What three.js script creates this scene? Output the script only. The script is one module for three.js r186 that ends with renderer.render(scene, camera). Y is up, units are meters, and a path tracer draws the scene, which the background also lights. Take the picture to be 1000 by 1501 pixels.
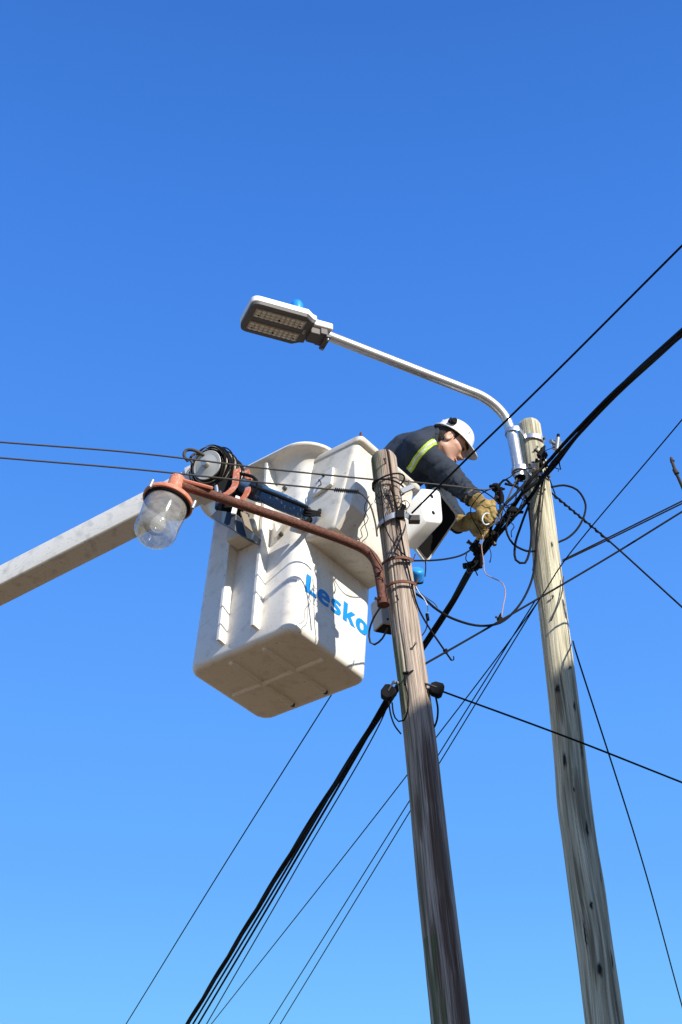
import * as THREE from 'three';
import { mergeGeometries, mergeVertices, toCreasedNormals } from 'three/addons/utils/BufferGeometryUtils.js';
import { RoundedBoxGeometry } from 'three/addons/geometries/RoundedBoxGeometry.js';
import { MarchingCubes } from 'three/addons/objects/MarchingCubes.js';
import { FontLoader } from 'three/addons/loaders/FontLoader.js';
import { TextGeometry } from 'three/addons/geometries/TextGeometry.js';
import { createNoise3D } from 'simplex-noise';

// ---------------------------------------------------------------- camera, sky, sun, exposure
const scene = new THREE.Scene();
const PITCH = 36.4 * Math.PI / 180, FOCAL = 2086;          // focal length in photo pixels (1000 x 1501)
const camera = new THREE.PerspectiveCamera(2 * Math.atan(750.5 / FOCAL) * 180 / Math.PI, 1000 / 1501, 0.1, 2000);
camera.position.set(0, 1.6, 0);
camera.rotation.set(PITCH, 0, 0);
scene.add(camera);

const EXPOSURE = 1.45;
const lin = (c) => { c /= 255; return c <= 0.04045 ? c / 12.92 : Math.pow((c + 0.055) / 1.055, 2.4); };
{
  // clear sky: colour by elevation only
  const stops = [[-90, 150, 190, 225], [0, 205, 224, 244], [6, 158, 211, 252], [16.7, 122, 196, 255], [21.6, 106, 178, 255], [29.5, 94, 164, 255], [37.5, 80, 148, 243], [45.9, 69, 134, 231], [56.5, 58, 117, 208], [70, 50, 103, 190], [90, 44, 94, 178]];
  const W = 16, H = 512, d = new Float32Array(W * H * 4);
  for (let j = 0; j < H; j++) {
    const el = ((j + 0.5) / H - 0.5) * 180;
    let i = 0; while (i < stops.length - 2 && el > stops[i + 1][0]) i++;
    const a = stops[i], b = stops[i + 1], t = Math.min(1, Math.max(0, (el - a[0]) / (b[0] - a[0])));
    for (let k = 0; k < W; k++) { const o = (j * W + k) * 4; for (let c = 0; c < 3; c++) d[o + c] = (lin(a[c + 1]) * (1 - t) + lin(b[c + 1]) * t) / EXPOSURE; d[o + 3] = 1; }
  }
  const sky = new THREE.DataTexture(d, W, H, THREE.RGBAFormat, THREE.FloatType);
  sky.mapping = THREE.EquirectangularReflectionMapping; sky.magFilter = THREE.LinearFilter; sky.minFilter = THREE.LinearFilter; sky.needsUpdate = true;
  scene.background = sky; scene.environment = sky;
}
const SUN_AZ = 38 * Math.PI / 180, SUN_EL = 28 * Math.PI / 180;   // azimuth from the camera's back towards its right
const sunDir = new THREE.Vector3(Math.sin(SUN_AZ) * Math.cos(SUN_EL), Math.sin(SUN_EL), Math.cos(SUN_AZ) * Math.cos(SUN_EL));
const sun = new THREE.DirectionalLight(new THREE.Color().setRGB(1, 0.94, 0.83), 4.6);
sun.position.copy(sunDir).multiplyScalar(40).add(new THREE.Vector3(0, 5, -6)); sun.target.position.set(0, 5, -6);
sun.castShadow = true; sun.shadow.mapSize.set(4096, 4096);
Object.assign(sun.shadow.camera, { left: -14, right: 14, top: 14, bottom: -14, near: 1, far: 90 });
scene.add(sun, sun.target);
const renderer = new THREE.WebGLRenderer({ antialias: true });
renderer.toneMapping = THREE.LinearToneMapping; renderer.toneMappingExposure = EXPOSURE;
renderer.shadowMap.enabled = true;

// ---------------------------------------------------------------- helpers
const V = (x, y, z) => new THREE.Vector3(x, y, z);
const rng = (s) => () => { s |= 0; s = s + 0x6D2B79F5 | 0; let t = Math.imul(s ^ s >>> 15, 1 | s); t = t + Math.imul(t ^ t >>> 7, 61 | t) ^ t; return ((t ^ t >>> 14) >>> 0) / 4294967296; };
const rand = rng(7), noise = createNoise3D(rng(11));
const FWD = V(0, Math.sin(PITCH), -Math.cos(PITCH)), UPC = V(0, Math.cos(PITCH), Math.sin(PITCH)), RGT = V(1, 0, 0);
// sight line of a spot in the photograph; the spot is fixed in space by its ground distance r or by its height
const ray = (px, py) => FWD.clone().addScaledVector(RGT, (px - 500) / FOCAL).addScaledVector(UPC, (750.5 - py) / FOCAL);
const at = (px, py, r) => { const d = ray(px, py); return d.multiplyScalar(r / -d.z).add(camera.position); };
const atY = (px, py, y) => { const d = ray(px, py); return d.multiplyScalar((y - 1.6) / d.y).add(camera.position); };
const camDir = (x, y, z) => V(0, 0, 0).addScaledVector(RGT, x).addScaledVector(UPC, y).addScaledVector(FWD, -z).normalize();

const taken = {};
const numbered = (n) => { const k = taken[n] = (taken[n] ?? -1) + 1; return k ? `${n}_${String(k).padStart(3, '0')}` : n; };
function mesh(name, geo, mat, parent) { const m = new THREE.Mesh(Array.isArray(geo) ? mergeGeometries(geo.map(plain)) : geo, mat); m.name = name; m.castShadow = m.receiveShadow = true; parent.add(m); return m; }
function plain(g) { g = g.index ? g.toNonIndexed() : g; for (const k of Object.keys(g.attributes)) if (!['position', 'normal', 'uv'].includes(k)) g.deleteAttribute(k); if (!g.attributes.uv) g.setAttribute('uv', new THREE.BufferAttribute(new Float32Array(g.attributes.position.count * 2), 2)); return g; }
function thing(name, label, category, pos, group) { const g = new THREE.Group(); g.name = numbered(name); if (pos) g.position.copy(pos); g.userData = { label, category }; if (group) g.userData.group = group; scene.add(g); return g; }
function single(name, geo, mat, label, category, group) { const m = mesh(numbered(name), geo, mat, scene); m.userData = { label, category }; if (group) m.userData.group = group; return m; }
function structure(name, geo, mat) { const m = mesh(name, geo, mat, scene); m.userData = { kind: 'structure', label: name.replace(/_/g, ' ') }; return m; }
// a frame whose y axis is dir
function basisY(dir, hint = V(0, 0, 1)) { const y = dir.clone().normalize(), x = new THREE.Vector3().crossVectors(y, hint).normalize(), z = new THREE.Vector3().crossVectors(x, y); return new THREE.Matrix4().makeBasis(x, y, z); }
const placed = (geo, dir, pos, hint) => geo.clone().applyMatrix4(basisY(dir, hint).setPosition(pos));
const rod = (a, b, r0, r1 = r0, seg = 12) => placed(new THREE.CylinderGeometry(r1, r0, a.distanceTo(b), seg), b.clone().sub(a), a.clone().add(b).multiplyScalar(0.5), Math.abs(b.clone().sub(a).normalize().z) > 0.9 ? V(1, 0, 0) : V(0, 0, 1));
const curve = (pts) => new THREE.CatmullRomCurve3(pts, false, 'centripetal');
function tube(pts, r, seg = 0, radial = 8) {
  const c = curve(pts); seg ||= Math.max(12, Math.min(400, Math.ceil(c.getLength() / 0.03)));
  const g = new THREE.TubeGeometry(c, seg, r, radial, false);
  const caps = [0, 1].map((t) => placed(new THREE.CircleGeometry(r, radial).rotateX(-Math.PI / 2), c.getTangent(t).multiplyScalar(t ? 1 : -1), c.getPoint(t), V(0.31, 0.5, 0.8)));
  return mergeGeometries([g, ...caps].map(plain));
}
// ring by ring skin over closed outlines of equal point count
function loft(rings, capStart = true, capEnd = true) {
  const n = rings[0].length, pos = [], uv = [], idx = []; let v = 0;
  rings.forEach((ring, j) => {
    if (j) v += ring[0].distanceTo(rings[j - 1][0]);
    let u = 0; for (let i = 0; i <= n; i++) { const p = ring[i % n]; if (i) u += p.distanceTo(ring[i - 1]); pos.push(p.x, p.y, p.z); uv.push(u, v); }
  });
  for (let j = 0; j < rings.length - 1; j++) for (let i = 0; i < n; i++) { const a = j * (n + 1) + i, b = a + n + 1; idx.push(a, a + 1, b, a + 1, b + 1, b); }
  const cap = (ring, flip) => { const c = new THREE.Vector3(); ring.forEach((p) => c.add(p)); c.divideScalar(n); const k = pos.length / 3; pos.push(c.x, c.y, c.z); uv.push(c.x, c.z); ring.forEach((p) => { pos.push(p.x, p.y, p.z); uv.push(p.x, p.z); }); for (let i = 0; i < n; i++) flip ? idx.push(k, k + 1 + (i + 1) % n, k + 1 + i) : idx.push(k, k + 1 + i, k + 1 + (i + 1) % n); };
  if (capStart) cap(rings[0], true); if (capEnd) cap(rings[rings.length - 1], false);
  const g = new THREE.BufferGeometry(); g.setAttribute('position', new THREE.Float32BufferAttribute(pos, 3)); g.setAttribute('uv', new THREE.Float32BufferAttribute(uv, 2)); g.setIndex(idx); g.computeVertexNormals();
  return g;
}
const soft = (g, deg = 32) => toCreasedNormals(g, deg * Math.PI / 180);
function rrect(x0, x1, z0, z1, y, r, n = 6) { // rounded rectangle, counted from the x1,z1 corner
  const out = [], cs = [[x1 - r, z1 - r, 0], [x0 + r, z1 - r, 1], [x0 + r, z0 + r, 2], [x1 - r, z0 + r, 3]];
  for (const [cx, cz, q] of cs) for (let i = 0; i <= n; i++) { const a = (q + i / n) * Math.PI / 2; out.push(V(cx + r * Math.cos(a), y, cz + r * Math.sin(a))); }
  return out;
}
function extrude(pts, depth, bevel = 0) { const s = new THREE.Shape(pts.map(([x, y]) => new THREE.Vector2(x, y))); return new THREE.ExtrudeGeometry(s, { depth, bevelEnabled: bevel > 0, bevelThickness: bevel, bevelSize: bevel, bevelSegments: 2, curveSegments: 8 }); }
const rbox = (w, h, d, r = 0.01) => new RoundedBoxGeometry(w, h, d, 3, r);

// ---------------------------------------------------------------- materials
const mix3 = (a, b, k) => a.map((c, i) => c * (1 - k) + b[i] * k);
const clamp = (x, a = 0, b = 1) => Math.min(b, Math.max(a, x));
const fbm = (x, y, z, o = 4) => { let s = 0, a = 0.5; for (let i = 0; i < o; i++) { s += a * noise(x, y, z); x *= 2.03; y *= 2.03; z *= 2.03; a *= 0.5; } return s; };
function texture(W, H, fn, srgb = true) { // fn(u, v) -> [r, g, b] linear when srgb, else grey
  const d = new Uint8Array(W * H * 4), enc = (c) => { c = clamp(c); return 255 * (c <= 0.0031308 ? c * 12.92 : 1.055 * Math.pow(c, 1 / 2.4) - 0.055); };
  for (let j = 0; j < H; j++) for (let i = 0; i < W; i++) { const c = fn((i + 0.5) / W, (j + 0.5) / H), o = (j * W + i) * 4; for (let k = 0; k < 3; k++) d[o + k] = srgb ? enc(c[k]) : 255 * clamp(Array.isArray(c) ? c[k] : c); d[o + 3] = 255; }
  const t = new THREE.DataTexture(d, W, H); if (srgb) t.colorSpace = THREE.SRGBColorSpace; t.wrapS = t.wrapT = THREE.RepeatWrapping; t.magFilter = THREE.LinearFilter; t.minFilter = THREE.LinearMipmapLinearFilter; t.generateMipmaps = true; t.needsUpdate = true; return t;
}
const mat = (r, g, b, rough = 0.6, metal = 0, more = {}) => new THREE.MeshStandardMaterial({ color: new THREE.Color().setRGB(r, g, b), roughness: rough, metalness: metal, ...more });
// tileable noise over a unit square (torus mapping)
const tile = (u, v, f, s = 0) => { const a = u * Math.PI * 2, b = v * Math.PI * 2; return 0.6 * noise(Math.cos(a) * f + s, Math.sin(a) * f + Math.cos(b) * f * 1.31, Math.sin(b) * f - s) + 0.4 * noise(Math.cos(a) * f * 2.1 - s, Math.sin(a) * f * 2.1 + Math.sin(b) * f * 2.3, Math.cos(b) * f * 2.3 + s); };
function grime(base, dirt, amount, seed) { // stained, scratched paint
  const W = 768, R = rng(seed);
  const spot = new Float32Array(W * W);
  const dab = (x, y, r, k) => { for (let j = -Math.ceil(r); j <= r; j++) for (let i = -Math.ceil(r); i <= r; i++) { const d = Math.hypot(i, j) / r; if (d < 1) { const o = ((Math.round(y) + j + W) % W) * W + (Math.round(x) + i + W) % W; spot[o] = Math.max(spot[o], k * (1 - d * d)); } } };
  for (let i = 0; i < 420 * amount; i++) dab(R() * W, R() * W, 1 + R() * R() * 5, 0.3 + 0.6 * R());
  for (let i = 0; i < 90 * amount; i++) { let x = R() * W, y = R() * W, a = R() * 6.28; const L = 15 + R() * 90, k = 0.15 + 0.35 * R(); for (let s = 0; s < L; s++) { dab(x, y, 1.3, k); a += (R() - 0.5) * 0.12; x = (x + Math.cos(a) + W) % W; y = (y + Math.sin(a) + W) % W; } }
  return texture(W, W, (u, v) => {
    const m = clamp(tile(u, v, 1.3, seed) * 0.9 - 0.12) * 0.75 + clamp(tile(u, v, 6, seed + 5) - 0.25) * 0.5 + clamp(tile(u, v, 26, seed + 9) - 0.1) * 0.16;
    const k = clamp(m * amount * 0.6 + spot[Math.floor(v * W) * W + Math.floor(u * W)] * 0.75);
    return base.map((c, i) => c * (1 - k) + dirt[i] * k);
  });
}
const mWhite = new THREE.MeshPhysicalMaterial({ map: grime([0.8, 0.765, 0.69], [0.27, 0.21, 0.13], 0.85, 3), roughness: 0.42, clearcoat: 0.25, clearcoatRoughness: 0.3 });
const mWhiteOld = new THREE.MeshPhysicalMaterial({ map: grime([0.7, 0.66, 0.57], [0.2, 0.16, 0.1], 1.1, 21), roughness: 0.5, clearcoat: 0.1, clearcoatRoughness: 0.4 });
const mBoom = new THREE.MeshPhysicalMaterial({ map: grime([0.74, 0.715, 0.64], [0.1, 0.085, 0.06], 1.0, 33), roughness: 0.45, clearcoat: 0.2, clearcoatRoughness: 0.3 });
const mRust = mat(1, 1, 1, 0.82, 0, { map: texture(512, 512, (u, v) => { const n = tile(u, v, 2.2, 1), m = tile(u, v, 14, 7), k = clamp(0.5 + n * 0.9 + m * 0.5), w = clamp(tile(u, v, 3, 15) * 1.8 + m * 0.5 - 0.6); return mix3([0.2 * k + 0.06 * (1 - k), 0.068 * k + 0.026 * (1 - k), 0.038 * k + 0.018 * (1 - k)], [0.2, 0.13, 0.1], w * 0.8); }), bumpMap: texture(256, 256, (u, v) => 0.5 + 0.5 * tile(u, v, 18, 3), false), bumpScale: 0.0012 });
for (const t of [mRust.map, mRust.bumpMap]) t.repeat.set(5, 1);
const mOrange = mat(1, 1, 1, 0.6, 0, { map: texture(512, 512, (u, v) => { const k = clamp(tile(u, v, 3.2, 41) * 1.9 - 0.3), m = clamp(tile(u, v, 10, 45) * 2 - 0.9); let c = [0.55, 0.17, 0.09].map((c, i) => c * (1 - k) + [0.62, 0.4, 0.33][i] * k); return c.map((c, i) => c * (1 - m) + [0.18, 0.07, 0.04][i] * m); }) });
const dull = (r, g, b, rough) => new THREE.MeshPhysicalMaterial({ color: new THREE.Color().setRGB(r, g, b), roughness: rough, specularIntensity: 0.35 }), mBlack = dull(0.008, 0.008, 0.009, 0.8), mCable = dull(0.006, 0.006, 0.007, 0.75), mGreyCable = dull(0.07, 0.064, 0.058, 0.7), mBareWire = mat(0.36, 0.32, 0.26, 0.4, 0.5), mPinkWire = mat(0.36, 0.24, 0.22, 0.6), mPaleWire = mat(0.6, 0.66, 0.68, 0.5);
const mGalv = mat(1, 1, 1, 0.4, 0.8, { map: texture(512, 512, (u, v) => { const k = 0.52 + 0.05 * tile(u, v, 2, 60) + 0.02 * tile(u, v, 9, 61); return [k, k * 1.01, k * 1.02]; }) });
const mSteel = mat(0.42, 0.42, 0.42, 0.4, 0.8), mDarkSteel = mat(0.07, 0.065, 0.06, 0.5, 0.5), mZinc = mat(0.36, 0.37, 0.38, 0.5, 0.6);
const mBluePaint = mat(1, 1, 1, 0.5, 0, { map: texture(512, 512, (u, v) => { const k = clamp(tile(u, v, 3.5, 71) * 2.2 - 0.75), m = clamp(tile(u, v, 5, 77) * 2.4 - 0.9); let c = [0.022, 0.08, 0.18].map((c, i) => c * (1 - k) + [0.012, 0.016, 0.022][i] * k); return c.map((c, i) => c * (1 - m) + [0.5, 0.5, 0.47][i] * m); }) });
const mNavyPaint = mat(1, 1, 1, 0.5, 0, { map: texture(512, 512, (u, v) => { const m = clamp(tile(u, v, 4, 177) * 2.6 - 1.15), b = clamp(tile(u, v, 2.4, 171) * 2 - 0.4); return mix3(mix3([0.014, 0.022, 0.04], [0.03, 0.1, 0.2], b), [0.4, 0.4, 0.37], m); }) }), mBlueCell = mat(0.02, 0.27, 0.78, 0.4), mCharcoal = mat(0.075, 0.068, 0.062, 0.55), mWhitePaint = mat(0.8, 0.8, 0.78, 0.35);

// ---------------------------------------------------------------- ground, and an unseen building added so its roof shades the lower poles
structure('ground', new THREE.PlaneGeometry(600, 600).rotateX(-Math.PI / 2), mat(1, 1, 1, 0.95, 0, { map: (() => { const t = texture(512, 512, (u, v) => { const k = clamp(0.5 + tile(u, v, 3, 90) * 0.8), m = 0.85 + 0.25 * tile(u, v, 30, 94); return [(0.27 * k + 0.2 * (1 - k)) * m, (0.15 * k + 0.115 * (1 - k)) * m, (0.05 * k + 0.037 * (1 - k)) * m]; }); t.repeat.set(75, 75); return t; })() }));
{
  // local frame: +z away from the sun (towards the poles), x along the gable wall
  const a = V(sunDir.x, 0, sunDir.z).normalize(), p = V(a.z, 0, -a.x);
  const g = thing('shade_house', 'unseen narrow gabled building added to shade the lower poles', 'shade_house', V(0.5, 0, -5.4).addScaledVector(a, 6.4));
  g.quaternion.setFromRotationMatrix(new THREE.Matrix4().makeBasis(p, V(0, 1, 0), a.clone()));
  // roof line passes x = 0 at height hEdge and climbs towards +x
  const hEdge = 4.55 + 6.4 * Math.tan(SUN_EL), slope = 0.62, xe = -0.9, xr = 1.5, xf = xr * 2 - xe;
  const H = (x) => hEdge + slope * (xr - Math.abs(x - xr));
  mesh('wall', extrude([[xe + 0.4, 0], [xf - 0.4, 0], [xf - 0.4, H(xe + 0.4) - 0.3], [xr, H(xr) - 0.3], [xe + 0.4, H(xe + 0.4) - 0.3]], 5.2), mat(0.55, 0.5, 0.42, 0.9), g);
  const rt = mat(0.3, 0.12, 0.07, 0.85);
  for (const s of [-1, 1]) { const len = Math.hypot(xr - xe, slope * (xr - xe)); const r = mesh('roof', new THREE.BoxGeometry(len + 0.1, 0.16, 6), rt, g); r.position.set(xr + s * (xr - xe) / 2, H(xe) + slope * (xr - xe) / 2 - 0.1, 2.6); r.rotation.z = -s * Math.atan(slope); }
  for (const x of [0.4, 2.6]) for (const y of [1.2, 4.2]) { const w = mesh('window', new THREE.BoxGeometry(1.1, 1.4, 0.06), mWhitePaint, g); w.position.set(x, y + 0.7, -0.03); const gl = mesh('pane', new THREE.BoxGeometry(0.9, 1.2, 0.02), mat(0.03, 0.04, 0.05, 0.1), w); gl.position.z = -0.035; }
}

// ---------------------------------------------------------------- wooden poles
function poleGeometry(A, B, rA, rB, knots, cracks, wob, seed) {
  // A foot, B head (relative to A); angle 0 points right, 90 degrees to the camera
  const NR = 260, NS = 144, axis = B.clone().sub(A), L = axis.length(), pos = [], uv = [], idx = [];
  const Y = axis.clone().normalize(), X = V(1, 0, 0).addScaledVector(Y, -Y.x).normalize(), Z = new THREE.Vector3().crossVectors(X, Y);
  const cosd = (d) => { d = ((d % 360) + 540) % 360 - 180; return d; };
  const top = L;
  const put = (h, a, r, sx, sz) => { const t = a * Math.PI / 180; const p = axis.clone().multiplyScalar(h / L).addScaledVector(X, r * Math.cos(t) + sx).addScaledVector(Z, r * Math.sin(t) + sz); pos.push(p.x, p.y, p.z); uv.push(a / 360, (h - 2.6) / 4.3); };
  for (let j = 0; j <= NR; j++) {
    const q = j / NR, h = q < 0.3 ? q / 0.3 * (L * 0.35) : L * 0.35 + (q - 0.3) / 0.7 * L * 0.65, base = rA + (rB - rA) * h / L, sx = wob * fbm(h * 0.45, seed, 1, 2), sz = wob * fbm(h * 0.45, seed, 9, 2);
    for (let i = 0; i <= NS; i++) {
      const a = 360 * i / NS, t = a * Math.PI / 180;
      let r = base * (1 + 0.045 * fbm(Math.cos(t) * 0.9 + seed, h * 0.7, Math.sin(t) * 0.9, 3) + 0.012 * noise(Math.cos(t) * 3.3 + seed, h * 0.6, Math.sin(t) * 3.3) + 0.008 * noise(Math.cos(t) * 9 + seed, h * 1.7, Math.sin(t) * 9));
      for (const [kh, ka, amp, sh, sa] of knots) r += amp * Math.exp(-(((h - kh) / sh) ** 2) - (cosd(a - ka) / sa) ** 2);
      for (const [h0, h1, ca, dep, wid] of cracks) { const f = clamp((h - h0) / 0.2) * clamp((h1 - h) / 0.2 + (h1 > top ? 9 : 0)), da = cosd(a - ca - 3 * noise(h * 2.1, ca, seed)); r -= f * dep * Math.exp(-((da / wid) ** 2)); }
      const edge = top - h; if (edge < 0.012) r -= (0.012 - edge) * 0.8;
      put(h, a, r, sx, sz);
    }
  }
  const W = NS + 1;
  for (let j = 0; j < NR; j++) for (let i = 0; i < NS; i++) { const k = j * W + i; idx.push(k, k + W, k + 1, k + 1, k + W, k + W + 1); }
  const g = new THREE.BufferGeometry(); 
  const c = pos.length / 3; const e = axis.clone(); pos.push(e.x, e.y - 0.004, e.z); uv.push(0.5, (L - 2.6) / 4.3);
  for (let i = 0; i < NS; i++) idx.push(c, NR * W + i + 1, NR * W + i);
  g.setAttribute('position', new THREE.Float32BufferAttribute(pos, 3)); g.setAttribute('uv', new THREE.Float32BufferAttribute(uv, 2)); g.setIndex(idx); g.computeVertexNormals(); return g;
}
// bark-free timber; u runs round the pole, v up it
function timber(fn, seed) {
  const W = 512, H = 1536, grain = (u, h, f, s) => { const t = u * Math.PI * 2; return noise(Math.cos(t) * f + seed, h * s, Math.sin(t) * f); };
  const map = texture(W, H, (u, v) => fn(u, 2.6 + v * 4.3, grain));
  const bump = texture(W, H, (u, v) => 0.5 + 0.2 * grain(u, v * 4.3, 9, 0.5) + 0.16 * grain(u, v * 4.3, 27, 1.1) + 0.2 * grain(u, v * 4.3, 62, 1.9), false);
  return new THREE.MeshStandardMaterial({ map, bumpMap: bump, bumpScale: 0.003, roughness: 0.9 });
}
const angDist = (u, deg) => { let d = (u * 360 - deg) % 360; if (d < -180) d += 360; if (d > 180) d -= 360; return Math.abs(d); };
const extend = (head, low, y) => { const d = low.clone().sub(head); return head.clone().addScaledVector(d, (y - head.y) / d.y); };

const oldHead = at(565, 667, 5.57), oldLow = at(660, 1501, 5.57), oldFoot = extend(oldHead, oldLow, 0);
const newHead = at(776, 621, 6.3), newLow = at(886, 1501, 6.3), newFoot = extend(newHead, newLow, 0);
const oldAt = (h) => oldFoot.clone().lerp(oldHead, (h - 0) / oldHead.y), newAt = (h) => newFoot.clone().lerp(newHead, h / newHead.y);
{
  const g = thing('utility_pole', 'old weathered grey brown wooden pole with cracked mossy top', 'pole', oldFoot);
  const LH = oldHead.distanceTo(oldFoot);
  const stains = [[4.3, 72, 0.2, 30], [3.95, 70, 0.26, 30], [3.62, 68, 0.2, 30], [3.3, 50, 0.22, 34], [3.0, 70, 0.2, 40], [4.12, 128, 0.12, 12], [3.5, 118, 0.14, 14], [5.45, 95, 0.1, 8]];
  const matOld = timber((u, h, gr) => {
    const fine = gr(u, h, 20, 2.6), mid = gr(u, h, 8, 1.1), big = gr(u, h, 2.4, 0.7), hair = gr(u, h, 48, 5), patch = gr(u + 0.4, h, 3.4, 2.4);
    let c = mix3([0.3, 0.22, 0.165], [0.52, 0.44, 0.36], clamp(0.5 + 0.35 * mid + 0.4 * fine + 0.3 * hair));
    c = mix3(c, [0.3, 0.17, 0.12], clamp(big * 0.9 + 0.35 * fine + 0.2 * hair - 0.2) * 0.8);
    c = mix3(c, [0.1, 0.058, 0.042], clamp((big * 0.8 + mid * 0.6 + fine * 0.45 + patch * 0.5 + 0.05) * 1.1, 0, 0.8));   // creosote stains
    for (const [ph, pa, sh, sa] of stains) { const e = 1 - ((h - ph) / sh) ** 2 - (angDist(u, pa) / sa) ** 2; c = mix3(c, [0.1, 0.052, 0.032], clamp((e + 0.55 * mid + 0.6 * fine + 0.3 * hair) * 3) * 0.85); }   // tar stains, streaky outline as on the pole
    c = mix3(c, [0.36, 0.3, 0.26], clamp(gr(u + 0.1, h, 12, 0.9) * 2 + fine * 0.6 - 0.95) * 0.8);             // scraped pale streaks
    c = mix3(c, [0.02, 0.014, 0.012], clamp(hair * 1.3 + fine * 0.7 - 0.85) * 0.85);                                           // checks in the grain
    c = mix3(c, [0.065, 0.1, 0.022], clamp((patch * 0.9 + fine * 0.5 + 0.85 - angDist(u, 152) / 40) * (h < 3.6 || (h > 4.6 && h < 5.0) || h > LH - 0.3 ? 1.3 : 0.4)) * 0.85);   // moss
    const chk = Math.max(clamp(1 - Math.abs(gr(u + 0.05, h, 7, 0.9) + 0.15 * hair) / 0.07), 0.8 * clamp(1 - Math.abs(gr(u + 0.6, h, 12, 1.5)) / 0.09)) * clamp(0.35 + 1.6 * gr(u + 0.8, h, 4, 1.3));
    c = mix3(c, [0.03, 0.02, 0.014], chk * 0.8);                                                                             // drying cracks
    return c.map((x) => x * (1 + 0.42 * fine + 0.25 * hair));
  }, 3.3);
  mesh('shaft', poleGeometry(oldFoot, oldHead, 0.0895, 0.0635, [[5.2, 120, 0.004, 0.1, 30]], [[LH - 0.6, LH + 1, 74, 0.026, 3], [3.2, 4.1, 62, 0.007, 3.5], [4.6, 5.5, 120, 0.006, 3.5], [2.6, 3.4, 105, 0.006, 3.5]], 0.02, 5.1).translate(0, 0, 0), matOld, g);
}
{
  const g = thing('utility_pole', 'newer pale cream wooden pole carrying the galvanised lamp arm', 'pole', newFoot);
  const knots = [[5.82, 183, 0.009, 0.1, 40], [4.51, 178, 0.006, 0.16, 35], [4.09, 5, 0.006, 0.16, 40], [5.08, 118, 0.005, 0.05, 20], [4.71, 118, 0.005, 0.05, 18], [3.69, 95, 0.006, 0.05, 20], [3.98, 92, 0.004, 0.05, 18]];
  const marks = [[5.98, 70, 7, 0.022], [5.0, 58, 6, 0.035], [4.77, 50, 7, 0.06], [4.71, 120, 8, 0.05], [4.35, 68, 7, 0.045], [3.98, 92, 6, 0.025], [3.69, 95, 9, 0.035], [3.74, 48, 4, 0.05], [5.1, 118, 12, 0.03], [6.52, 100, 8, 0.014], [6.4, 98, 5, 0.01], [4.12, 40, 4, 0.03], [3.85, 125, 4, 0.08], [4.55, 98, 3, 0.015]];
  const stains = [[4.45, 72, 0.2, 26], [5.05, 112, 0.14, 22], [4.1, 120, 0.2, 12], [3.8, 110, 0.18, 12], [4.85, 40, 0.2, 12], [3.6, 60, 0.2, 14], [4.25, 30, 0.25, 12], [5.35, 60, 0.16, 8]];
  const matNew = timber((u, h, gr) => {
    const warp = 0.03 * noise(u * 3, h * 1.3, 4), fine = gr(u + warp, h, 18, 2.2), mid = gr(u + warp, h, 6, 1.0), big = gr(u, h, 1.8, 0.7), hair = gr(u + warp, h, 44, 4.5), patch = gr(u + 0.35, h, 2.8, 1.9);
    let c = mix3([0.5, 0.45, 0.305], [0.66, 0.62, 0.47], clamp(0.5 + 0.5 * mid + 0.4 * fine + 0.2 * hair));
    c = mix3(c, [0.44, 0.33, 0.17], clamp(big * 0.8 + mid * 0.7 + fine * 0.3 - 0.4) * 0.75);
    c = mix3(c, [0.25, 0.235, 0.165], clamp(big * 1.0 + mid * 0.7 + fine * 0.4 - 0.05, 0, 0.7));    // grey green weathering
    c = mix3(c, [0.13, 0.125, 0.065], clamp(patch * 1.8 + fine * 0.9 - 0.4) * 0.65);
    c = mix3(c, [0.44, 0.42, 0.37], clamp(gr(u + 0.15, h, 7, 0.8) * 1.8 + fine * 0.4 - 0.8) * 0.5);
    c = mix3(c, [0.05, 0.038, 0.026], clamp(gr(u, h, 10, 1.8) * 1.5 + hair * 0.8 + fine * 0.5 - 1.0) * 0.7);
    for (const [ph, pa, sh, sa] of stains) { const e = 1 - ((h - ph) / sh) ** 2 - (angDist(u, pa) / sa) ** 2; c = mix3(c, [0.12, 0.1, 0.06], clamp((e + 0.7 * mid + 0.7 * fine + 0.3 * hair - 0.1) * 2) * 0.72); }
    for (const [mh, ma, sa, sh] of marks) { const w = 1 + 0.5 * noise(u * 40, h * 14, mh), d = ((angDist(u + 0.006 * noise(h * 30, mh, 2), ma) / sa) ** 2 + ((h - mh) / sh) ** 2) * w, tail = ((angDist(u, ma) / (sa * 0.8)) ** 2) + ((h - mh + sh * 2.2) / (sh * 3)) ** 2; c = mix3(c, [0.12, 0.085, 0.05], Math.exp(-tail) * 0.75 * clamp(0.55 + fine + 0.5 * hair)); c = mix3(c, [0.015, 0.012, 0.01], clamp(1.6 * Math.exp(-d * 1.6) - 0.15)); }
    const chk = Math.max(clamp(1 - Math.abs(gr(u + 0.05 + warp, h, 6, 0.8) + 0.12 * hair) / 0.05), 0.7 * clamp(1 - Math.abs(gr(u + 0.6 + warp, h, 11, 1.6)) / 0.07)) * clamp(0.1 + 1.7 * gr(u + 0.8, h, 3.5, 1.2));
    c = mix3(c, [0.07, 0.052, 0.032], chk * 0.75);
    return c.map((x) => x * (1 + 0.3 * fine + 0.2 * hair));
  }, 8.7);
  mesh('shaft', poleGeometry(newFoot, newHead, 0.1, 0.067, knots, [[4.7, 5.5, 96, 0.006, 4], [3.0, 3.5, 85, 0.008, 4]], 0.014, 14.2), matNew, g);
}

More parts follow.
